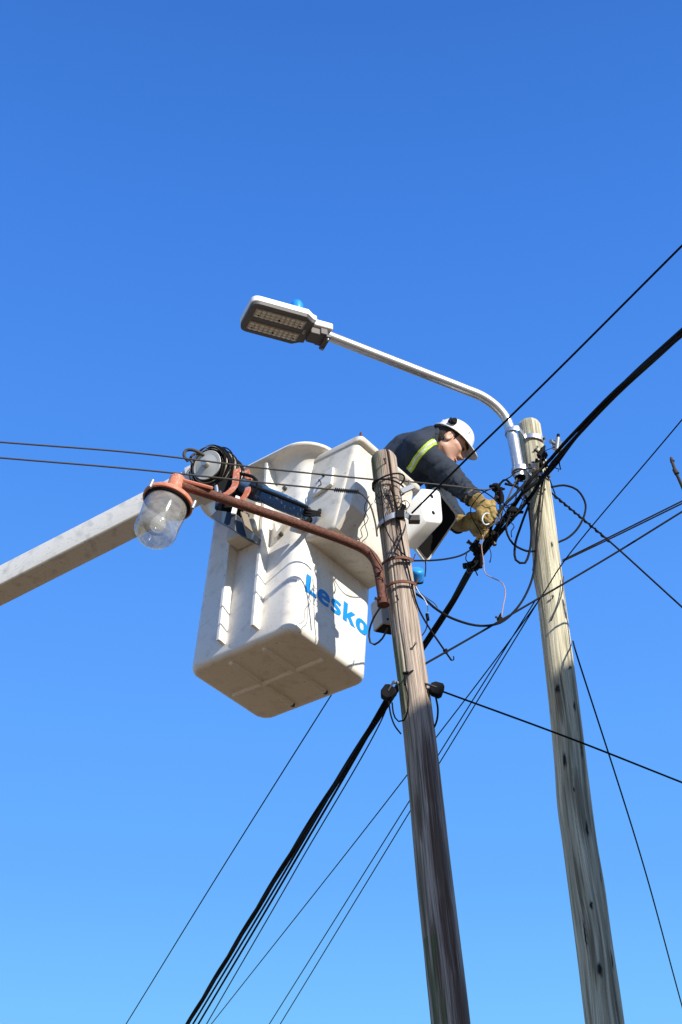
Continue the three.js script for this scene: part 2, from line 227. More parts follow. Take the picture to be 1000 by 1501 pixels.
for (const [fn, spots] of [[oldAt, [[5.95, 100], [5.35, 55], [5.15, 110], [4.9, 70]]], [newAt, [[6.62, 82], [6.5, 118], [6.32, 75], [5.62, 95], [5.2, 66]]]]) {
  const pole = scene.children.filter((o) => o.name.startsWith('utility_pole'))[fn === oldAt ? 0 : 1];
  for (const [h, deg] of spots) { const t = deg * Math.PI / 180, c = fn(h).sub(pole.position), d = V(Math.cos(t), 0.15, Math.sin(t)); mesh('nail', mergeGeometries([rod(c.clone().addScaledVector(d, 0.05), c.clone().addScaledVector(d, 0.092), 0.0032, 0.0032, 8), rod(c.clone().addScaledVector(d, 0.09), c.clone().addScaledVector(d, 0.094), 0.007, 0.007, 10)].map(plain)), mDarkSteel, pole); }
}

// ---------------------------------------------------------------- aerial bucket
// local axes: x out of the lettered face, y up, z out of the ribbed face; origin at the near bottom corner
const bX = V(0.77389, -0.0173, 0.63309).normalize(), bY = V(0.06093, 0.99702, -0.04724).normalize(), bZ = new THREE.Vector3().crossVectors(bX, bY).normalize();
const bO = at(429.4, 918.3, 5.8), bM = new THREE.Matrix4().makeBasis(bX, bY, bZ).setPosition(bO);
const bp = (c, b, h) => V(c, h, -b).applyMatrix4(bM);
const bucket = thing('aerial_bucket', 'white fibreglass aerial work bucket with blue lettering and ribbed side', 'aerial bucket', bO);
bucket.quaternion.setFromRotationMatrix(bM);
{
  const ring = (y, inset, r = 0.085) => rrect(-0.722 + inset, -inset, -0.6 + inset, -inset, y, Math.max(0.02, r - inset), 8);
  const outer = [[0, 0.035], [0.004, 0.018], [0.014, 0.006], [0.032, 0], [0.3, 0], [0.6, 0], [0.9, 0], [1.0, -0.003], [1.05, -0.014], [1.085, -0.035], [1.103, -0.062], [1.11, -0.088], [1.113, -0.098], [1.12, -0.102], [1.13, -0.1], [1.134, -0.094], [1.134, -0.03], [1.13, 0.006], [1.115, 0.014], [0.9, 0.018], [0.5, 0.018], [0.06, 0.02], [0.04, 0.05]];
  mesh('shell', soft(loft(outer.map(([y, i]) => ring(y, i))), 40), mWhite, bucket);
  // ridges pressed into the bottom
  const ridge = (a, b) => mesh('ridge', mergeGeometries([rod(a, b, 0.015, 0.015, 12), new THREE.SphereGeometry(0.015, 12, 8).translate(a.x, a.y, a.z), new THREE.SphereGeometry(0.015, 12, 8).translate(b.x, b.y, b.z)].map(plain)), mWhite, bucket);
  ridge(V(-0.24, -0.001, -0.07), V(-0.24, -0.001, -0.52)); ridge(V(-0.46, -0.001, -0.07), V(-0.46, -0.001, -0.52)); ridge(V(-0.07, -0.001, -0.3), V(-0.65, -0.001, -0.3));
  for (const x of [-0.24, -0.46]) { const d = mesh('drain_plug', new THREE.CylinderGeometry(0.012, 0.012, 0.012, 14), mDarkSteel, bucket); d.position.set(x, -0.006, -0.535); }
  // two upright ribs on the side, deeper towards the rim
  for (const x of [-0.226, -0.455]) { const r = mesh('rib', extrude([[-0.01, 0.07], [0.044, 0.075], [0.075, 1.0], [0.085, 1.09], [-0.01, 1.1]], 0.014, 0.004).rotateY(-Math.PI / 2), mWhite, bucket); r.position.set(x, 0, 0); }
  // flared tool apron above the lettered face
  const box = (y, c1, b1, inset = 0, r = 0.036) => rrect(-0.04 + inset, c1 - inset, -b1 + inset, -0.035 - inset, y, r, 6);
  const lv = [[0.55, 0.18, 0.55, 0.012], [0.556, 0.188, 0.555, 0.004], [0.57, 0.194, 0.558, 0]];
  for (let k = 1; k <= 8; k++) { const t = k / 8; lv.push([0.57 + 0.49 * t, 0.194 + 0.1 * t, 0.558 - 0.02 * t, 0]); }
  lv.push([1.064, 0.306, 0.548, -0.006], [1.072, 0.312, 0.552, -0.008], [1.092, 0.315, 0.552, -0.008], [1.1, 0.308, 0.548, -0.002], [1.098, 0.292, 0.538, 0.01], [1.03, 0.28, 0.53, 0.012]);
  mesh('apron', soft(loft(lv.map(([y, c, b, i]) => box(y, c, b, i))), 40), mWhiteOld, bucket);
  const wedge = mesh('step_block', extrude([[0.17, 0.553], [0.186, 0.553], [0.27, 0.66], [0.288, 0.8], [0.272, 0.95], [0.2, 0.95]], 0.11, 0.006), mWhiteOld, bucket); wedge.position.z = -0.16;
  const latch = mesh('hinge_plate', extrude([[-0.02, 0.86], [0.1, 0.885], [0.105, 0.99], [0.0, 0.96]], 0.012, 0.003), mWhite, bucket); latch.position.set(0.05, -0.05, -0.03);
  const bolt = mesh('bolt', new THREE.CylinderGeometry(0.008, 0.008, 0.02, 8).rotateX(Math.PI / 2), mDarkSteel, latch); bolt.position.set(0.05, 0.96, 0.018);
  const bl2 = mesh('hook', tube([V(0.02, 0.905, 0.016), V(0.05, 0.895, 0.03), V(0.035, 0.93, 0.034), V(0.02, 0.935, 0.02)], 0.003), mDarkSteel, latch);
  const rl = mesh('rim_latch', mergeGeometries([rbox(0.03, 0.025, 0.04, 0.004), rbox(0.012, 0.04, 0.012, 0.003).translate(0.004, 0.02, 0.01)].map(plain)), mRust, bucket); rl.position.set(0.28, 1.115, -0.08);
  // bracket block the bucket hangs from
  const bk = mesh('mounting_block', rbox(0.2, 0.26, 0.1, 0.012), mWhiteOld, bucket); bk.position.set(-0.35, 0.78, 0.052);
  for (const [x, y] of [[-0.3, 0.75], [-0.14, 0.62], [-0.15, 0.93]]) { const b = mesh('bolt', new THREE.CylinderGeometry(0.012, 0.012, 0.02, 6).rotateX(Math.PI / 2), mDarkSteel, bucket); b.position.set(x, y, x === -0.3 ? 0.11 : 0.008); }
  // moulded V gusset above the second rib
  mesh('gusset', extrude([[-0.19, 0.7], [-0.165, 0.61], [-0.1, 0.66], [-0.1, 0.68], [-0.16, 0.635], [-0.178, 0.7]], 0.02, 0.005), mWhite, bucket);
  // cable port in the side
  const port = mesh('cable_port', new THREE.TorusGeometry(0.045, 0.012, 10, 28), mWhite, bucket); port.position.set(-0.0, 0.66, -0.02); port.rotation.y = 0.5;
  mesh('port_hole', new THREE.CircleGeometry(0.045, 24), mBlack, port).position.z = 0.002;
  // white control box with two round holes, dark sloping guard behind it
  const inB = bM.clone().invert(), loc = (px, py, r) => at(px, py, r).applyMatrix4(inB);
  const roundQuad = (q4, cut, shrink = 0) => { const c = q4.reduce((m, p) => m.add(p), V(0, 0, 0)).multiplyScalar(0.25), q = []; q4.forEach((p, i, arr) => { const ins = (w) => w.clone().lerp(c, shrink), m = ins(p), A1 = m.clone().lerp(ins(arr[(i + 3) % 4]), cut), B1 = m.clone().lerp(ins(arr[(i + 1) % 4]), cut); for (let k = 0; k <= 5; k++) { const t = k / 5; q.push(A1.clone().lerp(m, t).lerp(m.clone().lerp(B1, t), t)); } }); return q; };
  const fq = [loc(614, 716, 6.0), loc(645, 719, 6.1), loc(649, 768, 6.11), loc(621, 765, 6.02)], dep = V(-0.15, -0.11, 0), fn = fq[1].clone().sub(fq[0]).cross(fq[3].clone().sub(fq[0])).normalize(); if (fn.x < 0) fn.negate();
  let cbRings = [roundQuad(fq, 0.2, 0.1).map((p) => p.addScaledVector(fn, 0.006)), roundQuad(fq, 0.2, 0.03).map((p) => p.addScaledVector(fn, 0.003)), roundQuad(fq, 0.2), roundQuad(fq, 0.2, 0.02).map((p) => p.addScaledVector(dep, 0.5)), roundQuad(fq, 0.2, 0.04).map((p) => p.add(dep))];
  const cb = mesh('control_box', soft(loft(cbRings), 40), mWhitePaint, bucket);
  for (const [hx2, hy2] of [[631, 729], [634.5, 752]]) { const h = mesh('round_hole', placed(new THREE.CylinderGeometry(0.011, 0.011, 0.008, 18), fn, loc(hx2, hy2, 6.06).addScaledVector(fn, -loc(hx2, hy2, 6.06).sub(fq[0]).dot(fn) + 0.004), V(0, 1, 0)), mBlack, cb); }
  const T = loc(636, 711, 6.15), Rt = loc(672, 757, 6.26), Bt = loc(624, 827, 6.37), Lf = loc(597, 790, 6.26);
  const nrm = Rt.clone().sub(T).cross(Lf.clone().sub(T)).normalize();
  const sheet = (off, th, inset) => { const c = T.clone().add(Rt).add(Bt).add(Lf).multiplyScalar(0.25), q = []; [T, Rt, Bt, Lf].forEach((p, i, a) => { const pv = a[(i + 3) % 4], nx = a[(i + 1) % 4], ins = (p2) => p2.clone().lerp(c, inset); for (let k = 0; k <= 4; k++) { const t = k / 4, A1 = ins(p).lerp(ins(pv), 0.12), B1 = ins(p).lerp(ins(nx), 0.12), m = ins(p); q.push(A1.lerp(m, t).lerp(m.clone().lerp(B1, t), t)); } }); return loft([q.map((p) => p.clone().addScaledVector(nrm, off)), q.map((p) => p.clone().addScaledVector(nrm, off + th))]); };
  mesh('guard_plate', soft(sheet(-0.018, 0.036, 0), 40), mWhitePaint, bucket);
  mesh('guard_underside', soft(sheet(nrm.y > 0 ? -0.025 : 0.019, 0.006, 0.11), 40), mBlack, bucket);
  for (const [x, y, z] of [[0.13, 0.83, -0.6], [0.11, 0.82, -0.66]]) { const s = mesh('cable_gland', new THREE.CylinderGeometry(0.012, 0.014, 0.04, 10), mSteel, bucket); s.position.set(x, y - 0.005, z); }
}
{
  const font = await new FontLoader().loadAsync('fonts/droid/droid_sans_bold.typeface.json');
  const g = new TextGeometry('Lesko', { font, size: 0.102, depth: 0.0015, curveSegments: 6, bevelEnabled: true, bevelSize: 0.0018, bevelThickness: 0.0004, bevelSegments: 1 }); g.computeBoundingBox();
  const w = g.boundingBox.max.x - g.boundingBox.min.x; g.translate(-g.boundingBox.min.x, 0, 0).scale(0.49 / w, 1, 1);
  const m = mesh('lettering', g, mat(0.006, 0.24, 0.66, 0.4), bucket); m.position.set(0.0008, 0.25, -0.062); m.rotation.y = Math.PI / 2;
}
// ---------------------------------------------------------------- boom
{
  const tip = at(318, 697, 5.98), a0 = at(0, 859, 6.62), dir = a0.clone().sub(tip).normalize();
  const g = thing('boom_lift', 'long square pale grey fibreglass boom arm with chipped lower edge', 'boom', tip);
  const L = 8.3, M = basisY(dir, V(dir.z, 0, -dir.x).normalize()); // y along the boom
  const sec = (k, s) => [[-1, -1], [1, -1], [1, 1], [-1, 1]].flatMap(([x, z]) => { const o = 0.012; return x * z > 0 ? [[x, z * (1 - 0.18)], [x * (1 - 0.18), z]] : [[x * (1 - 0.18), z], [x, z * (1 - 0.18)]]; }).map(([x, z]) => V(x * 0.068 * s, k, z * 0.06 * s));
  const ringR = (k, s = 1) => rrect(-0.072 * s, 0.072 * s, -0.078 * s, 0.078 * s, k, 0.012, 3).reverse();
  mesh('beam', soft(loft([0, 0.05, 0.6, 1.2, 1.8, 2.6, 4, 6, L].map((k) => ringR(k))).applyMatrix4(M), 35), mBoom, g);
  mesh('end_cap', soft(loft([ringR(-0.03, 0.9), ringR(0.02, 1.12), ringR(0.14, 1.12)]).applyMatrix4(M), 35), mWhiteOld, g);
}
const boomDir = at(0, 859, 6.62).sub(at(318, 697, 5.98)).normalize(), boomTail = at(318, 697, 5.98).addScaledVector(boomDir, 8.3);
{
  // the truck that carries the boom, beyond the left edge of the picture
  const g = thing('utility_truck', 'white utility truck carrying the boom turret behind its cab', 'truck', V(boomTail.x, 0, boomTail.z));
  const wm = mat(0.7, 0.7, 0.68, 0.4), y = boomTail.y;
  mesh('chassis', new THREE.BoxGeometry(0.9, 0.22, 6.2).translate(0, 0.72, 0), mDarkSteel, g);
  mesh('bed', rbox(2.2, 0.3, 3.8, 0.03).translate(0, 1.0, 1.1), wm, g);
  const cab = mesh('cab', extrude([[-1.1, 0.75], [1.0, 0.75], [1.0, 1.6], [0.65, 2.4], [-1.1, 2.45]], 2.05, 0.04).rotateY(Math.PI / 2).translate(-1.03, 0, -2.2), wm, g);
  mesh('windscreen', new THREE.BoxGeometry(1.8, 0.75, 0.04).rotateX(0.4).translate(0, 1.98, -3.12), mat(0.03, 0.04, 0.05, 0.08), cab);
  for (const sx of [-1, 1]) for (const sz of [-2.1, 1.9]) { const w = mesh('wheel', new THREE.TorusGeometry(0.36, 0.14, 12, 28).rotateY(Math.PI / 2), mBlack, g); w.position.set(sx * 0.92, 0.5, sz); mesh('rim', new THREE.CylinderGeometry(0.26, 0.26, 0.14, 20).rotateZ(Math.PI / 2), mSteel, w); }
  mesh('turret', new THREE.CylinderGeometry(0.22, 0.34, Math.max(0.3, y - 1.2), 24).translate(0, 1.15 + Math.max(0.3, y - 1.2) / 2, 0), wm, g);
  mesh('knuckle', rbox(0.4, 0.4, 0.3, 0.05).translate(0, y, 0), wm, g);
}
// ---------------------------------------------------------------- gear at the boom tip
{
  const c = at(304, 682, 5.84), ax = camDir(-0.45, 0.36, 0.8);     // axle towards the viewer
  const g = thing('cable_reel', 'steel cable reel wound with dark wire at the boom tip', 'cable reel', c), M = basisY(ax, V(0.2, 1, 0));
  const put = (geo) => geo.applyMatrix4(M);
  mesh('flange', put(new THREE.LatheGeometry([[0.001, 0.012], [0.05, 0.008], [0.066, 0.0], [0.08, 0.006], [0.084, 0.002], [0.08, -0.008], [0.001, -0.01]].map(([x, y]) => new THREE.Vector2(x, y)), 40)), mat(0.5, 0.5, 0.47, 0.55, 0.2), g);
  mesh('core', put(new THREE.CylinderGeometry(0.085, 0.085, 0.17, 28).translate(0, -0.09, 0)), mDarkSteel, g);
  mesh('flange', put(new THREE.CylinderGeometry(0.12, 0.12, 0.01, 36).translate(0, -0.18, 0)), mDarkSteel, g);
  mesh('hub_nut', put(new THREE.CylinderGeometry(0.018, 0.022, 0.03, 6).translate(0.0, 0.024, 0)), mSteel, g);
  const R = rng(5), coils = [[], []];
  for (let k = 0; k < 64; k++) { const t = k / 64, rr = 0.088 + 0.042 * R() - 0.02 * Math.abs(t - 0.5); coils[R() < 0.55 ? 0 : 1].push(new THREE.TorusGeometry(rr, 0.0022 + 0.0022 * R(), 5, 40).scale(1, 0.92 + 0.16 * R(), 1).rotateX(Math.PI / 2 + (R() - 0.5) * 0.42).rotateZ((R() - 0.5) * 0.34).translate((R() - 0.5) * 0.012, -0.012 - 0.15 * t, (R() - 0.5) * 0.012)); }
  mesh('wire_winding', put(mergeGeometries(coils[0].map(plain))), mCable, g).userData.kind = 'stuff'; mesh('wire_winding', put(mergeGeometries(coils[1].map(plain))), mBareWire, g).userData.kind = 'stuff';
  const rel = (px, py, r) => at(px, py, r).sub(c);
  mesh('loose_loop', tube([rel(300, 668, 5.84), rel(285, 660, 5.82), rel(273, 660, 5.82), rel(270, 668, 5.82), rel(276, 676, 5.83)], 0.009), mGreyCable, g);
  mesh('loose_loop', tube([rel(297, 664, 5.86), rel(284, 666, 5.86), rel(279, 673, 5.86), rel(283, 680, 5.86)], 0.007), mGreyCable, g);
}
function bandStrip(pts, w, t, side) { // flat strap along points
  const c = curve(pts), n = 30, rings = [];
  for (let i = 0; i <= n; i++) { const p = c.getPoint(i / n), T = c.getTangent(i / n), S = side.clone().addScaledVector(T, -side.dot(T)).normalize(), N = new THREE.Vector3().crossVectors(T, S); rings.push([[1, 1], [-1, 1], [-1, -1], [1, -1]].map(([a, b]) => p.clone().addScaledVector(S, a * w / 2).addScaledVector(N, b * t / 2))); }
  return soft(loft(rings), 30);
}
single('lifting_strap', bandStrip([at(348, 688, 5.82), at(346, 700, 5.79), at(344, 712, 5.78), at(335, 722, 5.77), at(322, 728, 5.77)], 0.034, 0.01, camDir(0.85, 0.1, 0.45)), mOrange, 'faded orange strap curling below the cable reel onto rusty pipe', 'strap');
single('lifting_strap', bandStrip([at(361, 690, 5.84), at(365, 706, 5.8), at(362, 722, 5.78), at(354, 734, 5.78), at(347, 744, 5.8)], 0.032, 0.01, camDir(0.8, 0.15, 0.5)), mOrange, 'faded orange strap hanging beside the blue bracket', 'strap');
single('rubber_boot', soft(loft([[338, 700, 30], [336, 715, 40], [338, 735, 42], [336, 752, 36]].map(([px, py, w]) => { const c = at(px, py, 5.9); return rrect(-w / 560, w / 560, -0.05, 0.05, 0, 0.02, 3).map((p) => p.add(c)); })), 40), mBlack, 'black rubber cover behind the orange straps', 'cover');
{
  // blue tool pointing into the bucket's port
  const a = at(380, 722, 5.8), b = at(449, 752, 5.72), g = thing('tool_scabbard', 'scuffed blue tool scabbard lying against white bucket above rusty pipe', 'tool holder', a), d = b.clone().sub(a), dn = d.clone().normalize();
  const M = basisY(d, camDir(0, 0, 1)), L = d.length();
  mesh('sleeve', soft(loft([[0, 0.03], [0.02, 0.042], [L * 0.45, 0.046], [L * 0.9, 0.04], [L, 0.034]].map(([y, w]) => rrect(-w, w, -0.032, 0.032, y, 0.022, 4).reverse())).applyMatrix4(M), 40), mBluePaint, g);
  mesh('collar', soft(loft([[-0.05, 0.05], [-0.03, 0.052], [0.015, 0.05], [0.03, 0.044]].map(([y, w]) => rrect(-w, w, -0.036, 0.036, y, 0.02, 4).reverse())).applyMatrix4(M), 40), mNavyPaint, g);
  mesh('throat', rod(dn.clone().multiplyScalar(-0.11), dn.clone().multiplyScalar(-0.03), 0.04, 0.035, 14), mBluePaint, g);
}
{
  const o = at(340, 764, 5.86), rel = (px, py, r) => at(px, py, r).sub(o), g = thing('boom_bracket', 'dark blue wedge shaped bracket hanging under the boom tip', 'bracket', o);
  const q = [[309, 757], [318, 748], [345, 752], [358, 768], [373, 783], [370, 791], [355, 785], [330, 768]];
  const front = q.map(([x, y]) => rel(x, y, 5.83)), back = q.map(([x, y]) => rel(x, y, 5.83).add(V(0.03, 0.02, -0.08)));
  mesh('plate', soft(loft([back.slice().reverse(), front.slice().reverse()]), 25), mNavyPaint, g);
  mesh('lug', rod(rel(320, 745, 5.84), rel(322, 722, 5.86), 0.018, 0.016), mNavyPaint, g);
  mesh('pale_tag', soft(loft([[[346, 728], [352, 730], [346, 755], [339, 754]].map(([x, y]) => rel(x, y, 5.79)), [[346, 728], [352, 730], [346, 755], [339, 754]].map(([x, y]) => rel(x, y, 5.79).add(V(0, 0, 0.012)))]), 20), mWhitePaint, g);
  mesh('shackle', rod(rel(317, 713, 5.86), rel(319, 728, 5.85), 0.012, 0.012), mSteel, g);
  mesh('canvas_flap', soft(loft([[[352, 752], [362, 756], [370, 782], [358, 772]].map(([x, y]) => rel(x, y, 5.8)), [[352, 752], [362, 756], [370, 782], [358, 772]].map(([x, y]) => rel(x, y, 5.8).add(V(0.004, 0, 0.014)))]), 20), mat(0.3, 0.24, 0.17, 0.9), g);
}

// ---------------------------------------------------------------- old lamp on the rusty bracket
{
  const base = at(561, 878, 5.5), g = thing('old_street_lamp', 'old well glass street lamp on a rusty pipe strapped to grey pole', 'street lamp', base);
  const rel = (px, py, r) => at(px, py, r).sub(base);
  mesh('pipe_arm', tube([rel(562, 884, 5.5), rel(559, 862, 5.5), rel(555, 838, 5.5), rel(549, 820, 5.495), rel(535, 806, 5.485), rel(512, 795, 5.47), rel(440, 769, 5.42), rel(360, 742, 5.36), rel(300, 722, 5.315), rel(258, 709, 5.285)], 0.0232, 160, 20), mRust, g);
  const end = rel(258, 709, 5.285), ax = V(-0.24, -1, 0.1).normalize();        // the lamp hangs tilted with its pipe
  const top = end.clone().addScaledVector(ax, -0.005), M = basisY(ax.clone().negate(), V(0, 0, 1)).setPosition(top);
  const lathe = (pts, n = 48) => new THREE.LatheGeometry(pts.map(([x, y]) => new THREE.Vector2(x, y)), n).applyMatrix4(M);
  mesh('neck', lathe([[0.001, 0.035], [0.03, 0.034], [0.038, 0.025], [0.036, -0.05], [0.04, -0.085], [0.05, -0.1]]), mOrange, g);
  mesh('saddle', placed(rbox(0.035, 0.2, 0.016, 0.005), rel(305, 722, 5.3).sub(end), end.clone().lerp(rel(305, 722, 5.3), 0.5).add(V(0, 0.026, 0.008)), V(0, 0.8, 0.6)), mOrange, g);
  mesh('flange', lathe([[0.03, -0.086], [0.06, -0.092], [0.1, -0.1], [0.118, -0.11], [0.121, -0.117], [0.121, -0.131], [0.117, -0.135], [0.098, -0.135], [0.095, -0.125], [0.03, -0.12]]), mOrange, g);
  mesh('gasket', lathe([[0.09, -0.1352], [0.112, -0.136], [0.108, -0.143], [0.1, -0.145]]), mBlack, g);
  const prof = []; for (let k = 0; k <= 6; k++) prof.push([0.1 + 0.002 * Math.sin(k), -0.14 - 0.155 * k / 6]); for (let k = 1; k <= 14; k++) { const a = k / 14 * Math.PI / 2; prof.push([Math.max(0.0005, 0.1 * Math.cos(a)), -0.295 - 0.092 * Math.sin(a)]); }
  const glassMap = texture(512, 512, (u, v) => { const s = clamp(0.35 + 0.5 * tile(u, v, 1.2, 120) + 0.15 * tile(u, v, 4, 125)); return mix3([0.93, 0.94, 0.93], [0.55, 0.53, 0.45], s * 0.7); });
  const dust = texture(512, 512, (u, v) => { const streak = clamp(tile(u, v, 2.6, 131) * 1.4 - 0.2); const s = clamp(0.38 + 0.3 * tile(u, v, 1.1, 133) + 0.25 * streak * 0.6); return [s, s, s]; }, false);
  mesh('globe', lathe(prof, 64), new THREE.MeshPhysicalMaterial({ map: glassMap, roughness: 0.1, transmission: 0.88, thickness: 0, ior: 1.5, clearcoat: 1, clearcoatRoughness: 0.04 }), g);
  // dusty film inside the glass, patchy
  mesh('globe_dust', lathe(prof.map(([x, y]) => [x * 0.97, -0.14 + (y + 0.14) * 0.985]), 64), new THREE.MeshStandardMaterial({ color: new THREE.Color().setRGB(0.62, 0.6, 0.53), roughness: 0.9, transparent: true, alphaMap: dust, opacity: 0.6, side: THREE.DoubleSide }), g);
  mesh('lamp_holder', lathe([[0.001, -0.12], [0.028, -0.12], [0.026, -0.19], [0.001, -0.19]], 20), mGreyCable, g);
  mesh('bulb', lathe([[0.013, -0.19], [0.016, -0.215], [0.032, -0.245], [0.037, -0.268], [0.032, -0.292], [0.016, -0.306], [0.0005, -0.31]], 28), new THREE.MeshPhysicalMaterial({ color: 0xffffff, roughness: 0.12, transmission: 0.7, thickness: 0 }), g);
  for (const a of [0.1, 2.2, 4.3]) mesh('clamp_bolt', new THREE.CylinderGeometry(0.009, 0.009, 0.045, 8).translate(0.125 * Math.cos(a), -0.122, 0.125 * Math.sin(a)).applyMatrix4(M), mZinc, g);
  // straps round the pole
  for (const [py, dy] of [[833, 6], [868, 7]]) {
    const h = at(590, py, 5.57).y, c = oldAt(h).sub(base), pts = []; for (let k = 0; k <= 16; k++) { const t = (168 - 130 * k / 16) * Math.PI / 180; pts.push(c.clone().add(V(0.086 * Math.cos(t), 0.012 * (k / 16) - 0.004, 0.086 * Math.sin(t)))); }
    pts.unshift(rel(550, py + dy + 2, 5.515), rel(556, py + dy + 3, 5.46)); mesh('pole_strap', bandStrip(pts, 0.014, 0.006, V(0.1, 1, 0)), mRust, g);
    mesh('strap_nail', rod(pts[pts.length - 1].clone(), pts[pts.length - 1].clone().add(V(0.012, 0.03, 0.012)), 0.003), mRust, g);
  }
  mesh('pipe_end_nut', rod(rel(562.4, 887, 5.5), rel(561.6, 880, 5.5), 0.029, 0.029, 18), mRust, g);
}

// ---------------------------------------------------------------- new LED lamp on its galvanised arm
{
  const base = at(762, 697, 6.2), g = thing('led_street_lamp', 'new led street lamp on a curved galvanised arm clamped to cream pole', 'street lamp', base);
  const rel = (px, py, r) => at(px, py, r).sub(base);
  const armEnd = rel(475, 490, 5.77), bend = rel(682, 571, 6.075);
  mesh('arm', tube([rel(761, 695, 6.2), rel(757, 672, 6.2), rel(752, 648, 6.2), rel(748, 630, 6.195), rel(740, 611, 6.18), rel(726, 595, 6.15), rel(706, 581, 6.11), bend, bend.clone().lerp(armEnd, 0.33), bend.clone().lerp(armEnd, 0.66), armEnd], 0.0292, 200, 24), mGalv, g);
  mesh('sleeve', tube([rel(762.5, 700, 6.2), rel(759, 680, 6.2), rel(752, 640, 6.2)], 0.0318, 20, 24), mGalv, g);
  mesh('sleeve_bore', placed(new THREE.CircleGeometry(0.031, 24).rotateX(-Math.PI / 2), rel(762.5, 700, 6.2).sub(rel(759, 680, 6.2)), rel(762.7, 701, 6.2), V(0, 0, 1)), mBlack, g);
  for (const [py, px] of [[634, 751], [690, 760.5]]) {   // clamp straps round sleeve and pole
    const hc = at(px, py, 6.2), c = newAt(hc.y).sub(base), pts = []; const s = hc.clone().sub(base);
    pts.push(s.clone().add(V(-0.02, 0, -0.045)), s.clone().add(V(-0.039, 0, 0)), s.clone().add(V(-0.018, 0, 0.035)), s.clone().add(V(0.03, 0.002, 0.035)));
    for (let k = 1; k <= 10; k++) { const t = (135 - 105 * k / 10) * Math.PI / 180; pts.push(c.clone().add(V(0.078 * Math.cos(t), 0.002 - 0.01 * k / 10, 0.078 * Math.sin(t)))); }
    mesh('clamp', bandStrip(pts, 0.028, 0.005, V(0.1, 1, 0)), mGalv, g);
    const e = pts[pts.length - 2]; mesh('clamp_bolt', placed(new THREE.CylinderGeometry(0.008, 0.008, 0.03, 6), V(0.5, 0, 0.8), e), mDarkSteel, g);
  }
  // head: x along the arm to the tip, y up, z towards the viewer's side
  const T = camDir(-0.9, 0.205, 0.33), up0 = V(0, 1, 0), S = new THREE.Vector3().crossVectors(T, up0).normalize(), N = new THREE.Vector3().crossVectors(S, T).normalize();
  const M = new THREE.Matrix4().makeBasis(T, N, S.clone()).setPosition(armEnd.clone().addScaledVector(T, 0.0));
  const outline = (x0, x1, w0, w1, r) => { // plan of the housing: shoulders taper to the spigot
    const s = new THREE.Shape(); s.moveTo(x0, -w0); s.lineTo(x0 + 0.02, -w0 - 0.005); s.lineTo(x0 + 0.06, -w1); s.lineTo(x1 - r, -w1); s.quadraticCurveTo(x1, -w1, x1, -w1 + r); s.lineTo(x1, w1 - r); s.quadraticCurveTo(x1, w1, x1 - r, w1); s.lineTo(x0 + 0.06, w1); s.lineTo(x0 + 0.02, w0 + 0.005); s.lineTo(x0, w0); s.closePath(); return s; };
  const slab = (s, d, b) => new THREE.ExtrudeGeometry(s, { depth: d, bevelEnabled: true, bevelThickness: b, bevelSize: b, bevelSegments: 3, curveSegments: 8 }).rotateX(Math.PI / 2);
  const hx = (geo) => geo.scale(0.94, 0.94, 0.94).applyMatrix4(M);
  const housing = mesh('housing', hx(slab(outline(0.1, 0.485, 0.085, 0.118, 0.045), 0.016, 0.006).translate(0, -0.005, 0)), mCharcoal, g);
  mesh('top_cover', hx(slab(outline(0.09, 0.488, 0.087, 0.119, 0.045), 0.028, 0.007).translate(0, 0.034, 0)), mWhitePaint, g);
  mesh('gear_cover', hx(rbox(0.19, 0.05, 0.13, 0.012).translate(0.06, 0.02, 0)), mWhitePaint, g);
  mesh('spigot_clamp', hx(mergeGeometries([rbox(0.085, 0.05, 0.09, 0.008).translate(0.06, -0.032, 0), rbox(0.05, 0.05, 0.11, 0.008).translate(0.02, -0.028, 0)].map(plain))), mCharcoal, g);
  mesh('clamp_bridge', hx(rbox(0.03, 0.02, 0.12, 0.004).translate(-0.005, -0.062, 0)), mCharcoal, g);
  for (const z of [-0.045, 0.045]) mesh('clamp_screw', hx(new THREE.CylinderGeometry(0.008, 0.008, 0.03, 6).translate(-0.005, -0.07, z)), mZinc, g);
  const pm = mat(0.3, 0.27, 0.2, 0.35), lm = new THREE.MeshPhysicalMaterial({ color: new THREE.Color().setRGB(0.62, 0.58, 0.47), roughness: 0.22, clearcoat: 1, clearcoatRoughness: 0.1 });
  for (const z of [-0.055, 0.055]) {
    const p = mesh('led_panel', hx(rbox(0.31, 0.008, 0.068, 0.0035).translate(0.3, -0.0275, z)), pm, g), cells = [];
    for (let i = 0; i < 10; i++) for (let k = 0; k < 3; k++) cells.push(new THREE.SphereGeometry(0.0125, 10, 6, 0, Math.PI * 2, Math.PI / 2, Math.PI / 2).scale(1.12, 0.7, 0.8).translate(0.3 + (i - 4.5) * 0.0298, -0.0312, z + (k - 1) * 0.0205));
    mesh('lens_array', hx(mergeGeometries(cells.map(plain))), lm, p).userData.kind = 'stuff';
    for (const i of [-0.13, 0, 0.13]) mesh('panel_screw', hx(new THREE.CylinderGeometry(0.0045, 0.0045, 0.01, 8).translate(0.3 + i, -0.035, z + 0.0102)), mBlack, p);
  }
  for (const z of [-0.009, 0.009]) mesh('rating_mark', hx(new THREE.TorusGeometry(0.0075, 0.0014, 6, 4).rotateX(Math.PI / 2).translate(0.128, -0.0275, z)), mWhitePaint, g);
  const cell = mesh('photocell', hx(new THREE.LatheGeometry([[0.034, 0], [0.037, 0.02], [0.036, 0.06], [0.028, 0.078], [0.0005, 0.085]].map(([x, y]) => new THREE.Vector2(x, y)), 28).translate(0.2, 0.04, -0.075)), mBlueCell, g);
}

